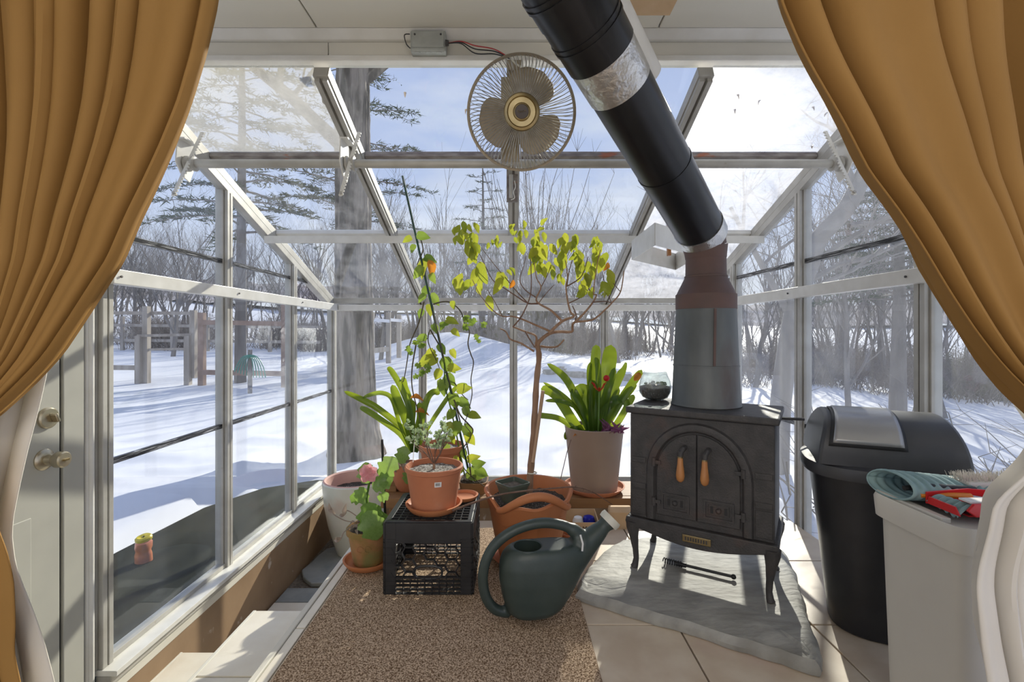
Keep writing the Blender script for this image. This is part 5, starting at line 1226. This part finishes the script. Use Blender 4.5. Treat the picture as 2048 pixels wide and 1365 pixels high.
fp(MB().lathe([(.030, -.10), (.045, -.09), (.045, -.02), (.03, -.005)], (0, 0, 0), 24, R=RY, capt=True), 'motor', M_fan)
MB().box(fc.x-.075, fc.x-.005, 1.80, 1.83, 1.64, 1.96).build('mount_bracket', M_fan, fn_, smooth=False, bevel=.004)
MB().box(fc.x-.055, fc.x+.005, 1.885, 1.93, 2.03, 2.072).build('mount_foot', M_fan, fn_, smooth=False, bevel=.004)
MB().bar((fc.x-.030, 1.82, 1.95), (fc.x-.025, 1.905, 2.04), .05, .012).build('mount_arm', M_fan, fn_, smooth=False)
MB().bar((fc.x-.02, 1.76, 1.745), (fc.x-.02, 1.81, 1.72), .05, .03).build('motor_bracket', M_fan, fn_, smooth=False)
jb = thing('junction_box', 'grey metal junction box with loose wires on the fascia', 'junction box', (-.33, 1.85, 2.08))
MB().box(-.398, -.262, 1.85, 1.899, 2.085, 2.165).build('box_body', M_jbox, jb, smooth=False, bevel=.005)
MB().box(-.392, -.268, 1.846, 1.850, 2.099, 2.161).build('box_cover', M_jbox, jb, smooth=False, bevel=.002)
for x in (-.38, -.28): MB().sphere((x, 1.846, 2.147), .004, 8, 6).build('screw', M_iron, jb)
for x in (-.372, -.33, -.288): MB().lathe([(.012, 0), (.012, .003)], (x, 1.865, 2.0835), 14, capt=True).build('knockout', M_jbox, jb)
MB().lathe([(.012, 0), (.010, .012)], (-.262, 1.85, 2.115), 12, R=Matrix.Rotation(PI/2, 3, 'Y'), capt=True).build('cable_clamp', M_iron, jb)
w0 = Vector((-.25, 1.85, 2.115)); w1 = P(1022, 118, 1.70)
for i, (m, s) in enumerate(((M_black, -.012), (M_redwire, .016), (M_black, .004))):
    MB().tube(catmull([w0, w0+Vector((.05, -.02, -.01+s*.3)), w0.lerp(w1, .45)+Vector((0, -.02, s-.012)), w0.lerp(w1, .75)+Vector((0, 0, s*.6+.010)), w1], 6), .0022, 6).build('wire', m, jb)
MB().tube(catmull([Vector((-.40, 1.85, 2.15)), Vector((-.418, 1.84, 2.14)), Vector((-.412, 1.845, 2.11)), Vector((-.398, 1.85, 2.095))], 5), .002, 6).build('wire', M_black, jb)
MB().tube(catmull([P(1022, 118, 1.70), P(1032, 128, 1.72), P(1045, 140, 1.74), fc+Vector((0, .05, .10))], 5), .0035, 6).build('fan_cord', M_canw, fn_)
# ================================================================== YARD
def sstep(a, b, x):
    t = min(1, max(0, (x-a)/(b-a))); return t*t*(3-2*t)
def gz_(x, y):
    h_ = -.62+.033*max(0, min(y, 34)-6)
    h_ -= .078*max(0, x-1.0)*sstep(0, 5, x)*sstep(2, 8, y)*(1 if x < 24 else 24/x)
    h_ += .010*max(0, -x-8)*sstep(8, 20, y)
    h_ += 1.05*math.exp(-(((x+3.0)/3.2)**2+((y-23)/3.0)**2))           # snow mound
    h_ += .38*math.exp(-(((x-2.2)/2.6)**2+((y-15)/1.0)**2))
    h_ += .06*noise.noise(Vector((x*.5, y*.5, 0)))+.03*noise.noise(Vector((x*1.6, y*1.6, 2)))
    h_ += .22*sstep(2.55, 2.80, -x)*(1-sstep(5, 8, y))*(1-sstep(6, 12, -x))
    if y < 6.5 and y > 4.0: h_ += .16*max(0, noise.noise(Vector((x*2.3, y*2.3, 7))))*sstep(4.1, 4.6, y)
    h_ += 3.6*sstep(38, 75, y)+2.0*sstep(22, 60, -x)*sstep(10, 40, y)
    return h_
def yardx(u, a, b, c): return lerp(a, b, .5+.5*math.copysign(abs(2*u-1)**c, 2*u-1))
gr = MB()
def gfn(u, v):
    x = yardx(u, -90, 90, 1.9); y = 4.10+118*v**2.3; return (x, y, gz_(x, y))
gr.grid(270, 190, gfn)
gr.grid(170, 60, lambda u, v: ((lambda x, y: (x, y, gz_(x, y)))(-1.58-88*u**2.2, lerp(-20, 4.10, v))))
gr.grid(60, 40, lambda u, v: ((lambda x, y: (x, y, gz_(x, y)))(1.58+88*u**2.2, lerp(-20, 4.10, v))))
go = gr.build('ground', M_snow, origin=(0, 20, -.6), ang=180); struct(go, 'snow covered yard sloping up to the woods')
# ---- bare tree generator
def bare(seed, H, r0, lev=4, spread=.55, lean=(0, 0), first=.30, nb=(4, 6), seg=5, up=.25, twigs=3):
    random.seed(seed); mb = MB()
    def grow(p, d, L, r_, l):
        n = 5 if l == lev else 4; pts = [p.copy()]; rad = [r_]; q = p.copy(); dd = d.copy()
        for k in range(n):
            dd = (dd+Vector((random.gauss(0, .13), random.gauss(0, .13), random.gauss(.02, .08)+(.04 if l < lev else 0)))).normalized()
            q = q+dd*L/n; pts.append(q.copy()); rad.append(lerp(r_, r_*.45, (k+1)/n))
        mb.tube(pts, rad, max(3, seg-(lev-l)), cap=False)
        if l <= 0: return
        cnt = random.randint(*nb) if l == lev else random.randint(3, 2+twigs)
        for k in range(cnt):
            t = lerp(first if l == lev else .25, 1.0, (k+random.random()*.7)/cnt); i = min(n-1, int(t*n)); s = pts[i].lerp(pts[i+1], t*n-i if t < 1 else 1)
            az = random.uniform(0, 2*PI); sidev = Vector((math.cos(az), math.sin(az), 0))
            nd = (dd*(1-spread)+sidev*spread+Vector((0, 0, up))).normalized()
            grow(s, nd, L*random.uniform(.48, .68), max(.004, lerp(r_, r_*.45, t)*.55), l-1)
    grow(Vector((0, 0, -.25)), Vector((lean[0], lean[1], 1)).normalized(), H, r0, lev)
    return mb
def tree_obj(mb, nm, m, loc, label, cat='tree', group=None, rz=0, sc=1.0):
    o = mb.build(nm, m, origin=(0, 0, 0)); o.location = loc; o.rotation_euler.z = rz; o.scale = (sc, sc, sc); return tag(o, label, cat, group)
def tree_copy(src, loc, rz, sc, label, group):
    o = src.copy(); col.objects.link(o); o.location = loc; o.rotation_euler.z = rz; o.scale = (sc, sc, sc*random.uniform(.9, 1.15)); tag(o, label, 'tree', group); return o
def gp_(x, y): return Vector((x, y, gz_(x, y)))
def gpx(px, d): x = (px-CX)/F*d; return gp_(x, d)
# ---- big trunk just outside, left of centre
bt = thing('big_tree', 'large rough-barked tree trunk right outside the back left pane', 'tree', gp_(-2.06, 6.3))
bo_ = gp_(-2.06, 6.3)
def trunkf(u, v):
    a = 2*PI*u; h_ = v**1.3*7.5; fl_ = .25+.17*math.exp(-h_/.40)*(1+.5*math.cos(a*3+.6))+.008*math.sin(a*9)-.008*h_
    rg = .020*noise.noise(Vector((math.cos(a)*5, math.sin(a)*5, h_*1.2)))-.028*abs(noise.noise(Vector((math.cos(a)*11, math.sin(a)*11, h_*2.2))))+.008*noise.noise(Vector((a*24, h_*9, 3)))
    return (bo_.x+(fl_+rg)*math.cos(a)-.02*h_+.02*h_*h_*.1, bo_.y+(fl_+rg)*math.sin(a), bo_.z-.2+h_)
MB().grid(150, 220, trunkf).build('trunk', M_bark, bt, ang=180)
for (h0, dx, dy, L, r_, sd_) in ((4.2, -.9, .2, 3.0, .10, 61), (5.0, .9, .4, 3.2, .10, 62), (6.2, -.2, -.8, 3.0, .12, 63), (7.0, .4, .6, 3.0, .14, 64)):
    mb = bare(sd_, L, r_, 3, lean=(dx, dy)); mb.xf(Matrix.Translation(bo_+Vector((-.02*h0, 0, h0)))); mb.build('limb', M_bark, bt)
# ---- leaning tree on the right
tr_ = thing('leaning_tree', 'smooth grey trunk leaning to the right outside the right glass', 'tree', gpx(1555, 5.6))
lp = [(1553, 985), (1556, 900), (1562, 800), (1575, 700), (1592, 610), (1618, 530), (1640, 475), (1690, 420), (1722, 360), (1748, 300), (1790, 190), (1850, 40)]
pts = catmull([P(x, y, 5.6) for x, y in lp], 5)
MB().tube(pts, [lerp(.115, .085, k/len(pts))*(1+.35*math.exp(-k/3)) for k in range(len(pts))], 12).build('trunk', M_bark3, tr_)
for i, (j, dx, dz, L, r_) in enumerate(((20, -.7, 1.0, 1.6, .05), (26, 1.2, .15, 2.2, .035), (30, 1.0, .5, 2.2, .04), (36, 1.3, -.1, 2.0, .03), (40, -.8, 1.2, 2.0, .05), (24, 1.2, -.3, 1.6, .03))):
    mb = bare(70+i, L, r_, 3, lean=(dx/max(.2, abs(dz))*.8, .2), seg=5, up=.05); mb.xf(Matrix.Translation(pts[j])); mb.build('branch', M_bark3, tr_)
# ---- woods
fars = []
for i in range(7):
    o = tree_obj(bare(100+i, 5.4+(i % 3)*.8, .13+.03*(i % 2), 4, spread=.42+.05*(i % 3), nb=(6, 9), twigs=3), 'bare_tree', M_bark2 if i % 3 else M_bark3, gp_(-30+9*i, 42+2*(i % 3)), 'bare deciduous tree in the woods beyond the snow', group='distant bare trees')
    fars.append(o)
random.seed(7)
LBL = 'bare deciduous tree in the woods beyond the snow'
placed = 0
while placed < 125:
    d = random.choice((random.uniform(30, 44), random.uniform(34, 62))); px_ = random.uniform(150, 2000)
    if px_ > 1480: d *= .85
    if 880 < px_ < 1060 and d < 32: continue
    if 1280 < px_ < 1560 and d < 40: continue
    p = gpx(px_, d); tree_copy(random.choice(fars), p, random.uniform(0, 6.28), random.uniform(.55, 1.0)*(.75 if px_ > 1480 else 1), LBL, 'distant bare trees'); placed += 1
# straight pole-like trunks filling the wood edge
pol = []
for i in range(3):
    pol.append(tree_obj(bare(140+i, 6, .09, 2, spread=.35, nb=(5, 8), first=.5, seg=5, twigs=2), 'bare_sapling', M_bark2, gp_(-12+5*i, 36), 'slender straight bare sapling at the edge of the woods', group='bare saplings'))
for k in range(110):
    px_ = random.uniform(180, 2000); d = random.uniform(26, 44)*(.72 if px_ > 1480 else 1); tree_copy(random.choice(pol), gpx(px_, d), random.uniform(0, 6.28), random.uniform(.5, 1.1), 'slender straight bare sapling at the edge of the woods', 'bare saplings')
# underbrush
bs_ = []
def brush(seed):
    random.seed(seed); mb = MB()
    for k in range(150):
        a = random.uniform(0, 2*PI); r_ = random.uniform(0, 1.5); p = Vector((r_*math.cos(a), r_*math.sin(a), -.1)); d = Vector((random.gauss(0, .45), random.gauss(0, .45), 1)).normalized(); L = random.uniform(.6, 1.9)
        m_q = p+d*L*.5; e_ = p+d*L+Vector((random.gauss(0, .15), random.gauss(0, .15), 0)); mb.tube([p, m_q, e_], [.014, .010, .004], 3, cap=False)
        for j in range(3):
            s = m_q.lerp(e_, random.random()); mb.tube([s, s+Vector((random.gauss(0, .3), random.gauss(0, .3), random.uniform(.05, .4)))], [.006, .003], 3, cap=False)
    return mb
for i in range(3): bs_.append(tree_obj(brush(160+i), 'brush_thicket', M_brush, gp_(-6+6*i, 30+i), 'grey leafless thicket along the edge of the snow', 'bush', 'leafless thickets'))
random.seed(17)
for k in range(90):
    px_ = random.uniform(150, 2040); d = random.uniform(24, 40)*(.70 if px_ > 1450 else 1); o = tree_copy(random.choice(bs_), gpx(px_, d), random.uniform(0, 6.28), random.uniform(.7, 1.3), 'grey leafless thicket along the edge of the snow', 'leafless thickets'); o['category'] = 'bush'
# wooded hill behind everything
def hillf(u, v):
    x = lerp(-130, 130, u); y = lerp(66, 125, v); z = gz_(x, y)+.5+4.0*sstep(0, .5, v)+1.5*noise.noise(Vector((x*.05, y*.05, 0)))+1.0*noise.noise(Vector((x*.3, y*.3, 4)))
    return (x, y, z)
ho = MB().grid(130, 30, hillf).build('hill', mat('wooded_hillside', (0.24, 0.21, 0.20), (0.42, 0.40, 0.41), rough=1.0, scale=.6, detail=8, bump=.8, stretch=(2, 1, .5)), origin=(0, 90, 0)); struct(ho, 'grey brown wooded hillside on the horizon')
# ---- conifers
def conifer(seed, H, r0, nb, blen, droop, dens, z0=.15):
    random.seed(seed); tk = MB().tube([(0, 0, -.3), (.05, 0, H*.5), (0, .05, H)], [r0, r0*.6, .02], 8); nd = MB(); brn = MB()
    for i in range(nb):
        t = z0+(1-z0)*i/nb; z = H*t; L = blen*(1-t)**.7*random.uniform(.55, 1.1)+.25; a = i*2.4+random.uniform(-.4, .4); dv = Vector((math.cos(a), math.sin(a), 0)); pts = []
        for k in range(5): s = k/4; pts.append(Vector((0, 0, z))+dv*L*s+Vector((0, 0, -droop*L*s*s+.12*L*s)))
        brn.tube(pts, [.035*(1-t)+.012, .025*(1-t)+.01, .015, .010, .005], 4, cap=False)
        for k in range(int(dens*L)):
            s = random.uniform(.30, 1); j = min(3, int(s*4)); p = pts[j].lerp(pts[j+1], s*4-j); sd = Vector((-dv.y, dv.x, 0))*random.choice((-1, 1)); q = p+sd*random.uniform(.05, .40)*(1.1-s*.5)*min(1, L)+dv*random.uniform(0, .2)
            for m_ in range(3):
                e_ = q+Vector((random.gauss(0, .11), random.gauss(0, .11), random.gauss(.01, .06))); w = Vector((random.gauss(0, 1), random.gauss(0, 1), random.gauss(0, 1))).normalized()*.022
                nd.add([p.lerp(q, .4+.3*m_)-w, p.lerp(q, .4+.3*m_)+w, e_], [(0, 1, 2)])
    return tk, brn, nd
def conifer_thing(label, loc, *a, m=None):
    t = thing('conifer', label, 'tree', loc); tk, b_, nd = conifer(*a)
    for mb, nm, mm in ((tk, 'trunk', M_bark2), (b_, 'branches', M_bark2), (nd, 'needles', M_needle)):
        mb.xf(Matrix.Translation(loc)); o = mb.build(nm, mm, t)
        if nm != 'trunk': o['kind'] = 'stuff'
    return t
conifer_thing('sparse tall pine beyond the snow behind the fan', gpx(965, 27), 81, 11.0, .16, 46, 2.5, .12, 16, .2)
conifer_thing('dark evergreen filling the upper left roof panes', gp_(-7.4, 13.0), 82, 13.5, .16, 90, 3.4, .25, 30, .30)
conifer_thing('tall pine seen through the top middle roof pane', gp_(-5.2, 15.0), 83, 16.0, .25, 70, 3.4, .2, 22, .3)
conifer_thing('dense pine across the upper right side glass', gp_(9.6, 12.0), 84, 7.2, .20, 80, 3.0, .15, 30, .40)
# ---- multi-stem clump right of the pine
random.seed(91); mb = MB()
for k in range(46):
    a = random.uniform(0, 2*PI); r_ = random.uniform(0, .5); p = Vector((r_*math.cos(a), r_*math.sin(a), -.2)); d = Vector((random.gauss(0, .16), random.gauss(0, .16), 1)).normalized(); L = random.uniform(7, 11); pts = [p]; q = p.copy()
    for j in range(5): d = (d+Vector((random.gauss(0, .05), random.gauss(0, .05), .03))).normalized(); q = q+d*L/5; pts.append(q.copy())
    mb.tube(pts, [lerp(.045, .010, j/5) for j in range(6)], 4, cap=False)
    for j in range(6):
        s = random.choice(pts[2:]); mb.tube([s, s+Vector((random.gauss(0, .4), random.gauss(0, .4), random.uniform(.5, 1.2)))], [.012, .005], 3, cap=False)
tree_obj(mb, 'stem_clump', M_bark2, gpx(1078, 26), 'clump of many thin upright stems right of the tall pine', 'shrub')
for (px_, d, sd_, H, lab) in ((760, 19, 201, 5.0, 'spreading bare tree behind the green plant stake'), (1385, 16, 202, 3.6, 'bare tree behind the stovepipe'), (1510, 16, 203, 4.0, 'bare tree seen between stovepipe and right post'), (1700, 11, 204, 4.2, 'twiggy bare tree with wide limbs behind the black bin'), (1895, 12, 205, 5.5, 'bare tree at the curtain edge outside right'), (345, 21, 206, 5.5, 'bare tree standing behind the left fence'), (1240, 22, 207, 5.0, 'thin bare tree above the red-bud plant')):
    tree_obj(bare(sd_, H, .10 if px_ < 1600 else .07, 4, spread=.5, nb=(6, 8), first=.2), 'bare_tree', M_bark2, gpx(px_, d), lab)
# twiggy shrub close outside the right glass
random.seed(95); mb = MB()
for k in range(60):
    p = Vector((random.uniform(2.3, 5.2), random.uniform(2.4, 4.0), -.9)); d = Vector((random.uniform(-.9, -.1), random.uniform(-.3, .3), random.uniform(.35, .9))).normalized(); q = p.copy(); pts = [p]
    for j in range(6): d = (d+Vector((random.gauss(0, .12), random.gauss(0, .12), random.gauss(0, .08)))).normalized(); q = q+d*.26; pts.append(q.copy())
    mb.tube(pts, [lerp(.010, .0025, j/6) for j in range(7)], 5, cap=False)
    for j in range(6):
        s = random.choice(pts[2:]); e_ = s+Vector((random.gauss(-.1, .2), random.gauss(0, .15), random.uniform(0, .25))); mb.tube([s, e_], [.003, .0012], 3, cap=False)
mb.v = [p if p.x > 1.62 else Vector((1.62+random.uniform(0, .02), p.y, p.z)) for p in mb.v]
so_ = mb.build('twiggy_shrub', M_bark2); tag(so_, 'leafless twiggy shrub pressed close outside right glass', 'shrub')
# ---- fences on the left
def post(mb, p, w, h_): mb.box(p.x-w/2, p.x+w/2, p.y-w/2, p.y+w/2, p.z-.2, p.z+h_)
def fence(label, posts, rails, w=.14, m=M_fence):
    f = thing('rail_fence', label, 'fence', posts[0][0])
    for p, h_ in posts:
        mb = MB(); post(mb, p, w, h_); mb.build('post', m, f, smooth=False)
    for a, b, th, mm in rails: MB().bar(a, b, .05, th).build('rail', mm, f, smooth=False)
    return f
A = P(297, 768, 13.0); Bq = P(375, 765, 13.0); C_ = P(252, 705, 16); E_ = P(388, 755, 13.6)
for q in (A, Bq, C_, E_): q.z = gz_(q.x, q.y)
zt = lambda y, d: CAMZ-(y-CY)/F*d
fence('weathered wooden garden gate frame in the snow outside left', [(P(293, 768, 13.1), zt(613, 13.1)-zt(768, 13.1)), (P(278, 762, 13), zt(672, 13)-zt(762, 13)), (P(376, 762, 13), zt(672, 13)-zt(762, 13)), (P(387, 742, 13.1), zt(621, 13.1)-zt(742, 13.1))],
      [(P(150, 626, 13.2), P(392, 627, 13.2), .09, M_fence), (P(275, 672, 13), P(382, 670, 13), .07, M_fence), (P(278, 700, 13.1), P(382, 698, 13.1), .06, M_fence), (P(140, 735, 13.1), P(282, 736, 13.1), .13, M_fence)])
fence('reddish low rail fence outside between the left posts', [(P(570, 772, 12.4), zt(600, 12.6)-zt(772, 12.6)), (P(404, 770, 12.65), 1.9)], [(P(398, 645, 12.6), P(572, 648, 12.3), .12, M_fencered), (P(398, 745, 12.6), P(572, 748, 12.3), .13, M_fencered)], m=M_fencered)
fence('far pasture fence of posts and rails beyond the left glass', [(gpx(x, 24), 1.7) for x in (245, 345, 415, 482, 540)], [(gpx(150, 24)+Vector((0, 0, .5)), gpx(640, 24)+Vector((0, 0, .5)), .14, M_fence), (gpx(150, 24)+Vector((0, 0, 1.25)), gpx(640, 24)+Vector((0, 0, 1.25)), .14, M_fence)])
fence('white board fence to the right of the big trunk', [(P(744, 722, 15), zt(625, 15)-zt(722, 15)), (P(777, 715, 16), zt(625, 16)-zt(715, 16)), (P(798, 705, 17), zt(630, 17)-zt(705, 17))],
      [(P(722, 642, 14.5), P(748, 643, 15), .10, M_snow), (P(746, 640, 15), P(780, 643, 16), .10, M_snow), (P(780, 640, 16), P(802, 642, 17), .10, M_snow), (P(722, 705, 14.5), P(780, 698, 16), .16, M_fence), (P(725, 716, 14.5), P(748, 712, 15), .2, M_snow)])
# hose on a post
hp_ = thing('garden_hose', 'teal green hose looped over a short post in the snow', 'hose', P(497, 770, 11))
hb_ = P(500, 770, 11)
MB().tube([hb_-Vector((0, 0, .2)), P(500, 700, 11)], .05, 8).build('hose_post', M_bark2, hp_)
for k in range(5):
    w_ = 7+6*k; MB().tube(catmull([P(500-w_, 752-2*k, 11-.05*k), P(500-w_*.85, 732, 11-.05*k), P(500-w_*.4, 717-k, 10.95-.04*k), P(500+w_*.4, 717-k, 10.95-.04*k), P(500+w_*.85, 734, 11-.05*k), P(500+w_, 756, 11-.05*k)], 4), .011, 6).build('hose_loop', M_hose, hp_)
# snow-capped stone wall beyond the tree pot
sw = thing('stone_wall', 'low snow-capped stone wall beyond the small tree', 'wall', gpx(1180, 14.2))
random.seed(77)
for k in range(11):
    px_ = 1098+k*15+random.uniform(-4, 4); p = gpx(px_, 14.1+.2*math.sin(k)); r_ = random.uniform(.16, .26)
    MB().sphere(p+Vector((0, 0, .04)), r_, 9, 6, (1.25, .9, random.uniform(.6, .8))).build('stone', M_slate, sw, ang=20)
    MB().sphere(p+Vector((0, .05, .04+r_*.42)), r_*1.02, 10, 6, (1.25, .95, .45)).build('snow_cap', M_snow, sw)
# dead leaves resting on the roof glass
random.seed(78)
for k, (px_, py_) in enumerate(((1472, 190), (1522, 200), (1468, 218), (1622, 215), (1655, 226), (1624, 292), (810, 184), (935, 219), (1258, 296))):
    s_ = (CY-py_)/F; d = (EAVE-CAMZ+D3*SL+.012)/(s_+SL); p = P(px_, py_, d)
    l_ = bpy.data.objects.new('dead_leaf', LM_dead); col.objects.link(l_); l_.location = p; l_.rotation_euler = (-math.atan(SL), 0, random.uniform(0, 6)); l_.scale = (.022,)*3
    tag(l_, 'tiny curled dead leaf on the outside of the roof glass', 'leaf', 'dead leaves on the roof glass')
# orange can outside the left glass with a mottled dark brown-green ledge
lg = MB().prism([(-1.58, 1.0), (-1.58, 4.75), (-1.95, 4.75), (-2.35, 4.5), (-2.58, 4.0), (-2.64, 3.2), (-2.64, 1.0)], .24, origin=(0, 0, -.70)).build('dark_ledge', mat('dark_brown_green', (.022, .024, .017), (.05, .05, .035), rough=.95, spec=.05, scale=6, stretch=(1, .2, 1)), smooth=False, bevel=.01); tag(lg, 'dark brown-green ledge along the foot of the left glass wall', 'ledge')
cn_ = thing('drink_can', 'crushed orange can with yellow top outside the left glass', 'can', (-2.35, 3.05, -.46))
cc = Vector((-2.35, 3.05, -.46))
MB().lathe([(.040, 0), (.046, .006), (.046, .05), (.040, .07), (.046, .09), (.045, .125), (.037, .135)], cc, 24, capt=True, fn=lambda p, i, a: Vector((p.x*(1+.08*math.sin(3*a+i)), p.y, p.z))).build('can_body', M_can_or, cn_)
MB().lathe([(.037, .1355), (.041, .140), (.042, .155), (.034, .165), (.004, .160)], cc, 20, fn=lambda p, i, a: Vector((p.x*(1+.15*math.sin(2*a)), p.y, p.z+.006*math.sin(a)))).build('can_top', M_yellow, cn_)
# tidy helper properties
for o in bpy.data.objects:
    if '_o' in o: del o['_o']
for m in list(bpy.data.meshes):
    if m.users == 0: bpy.data.meshes.remove(m)
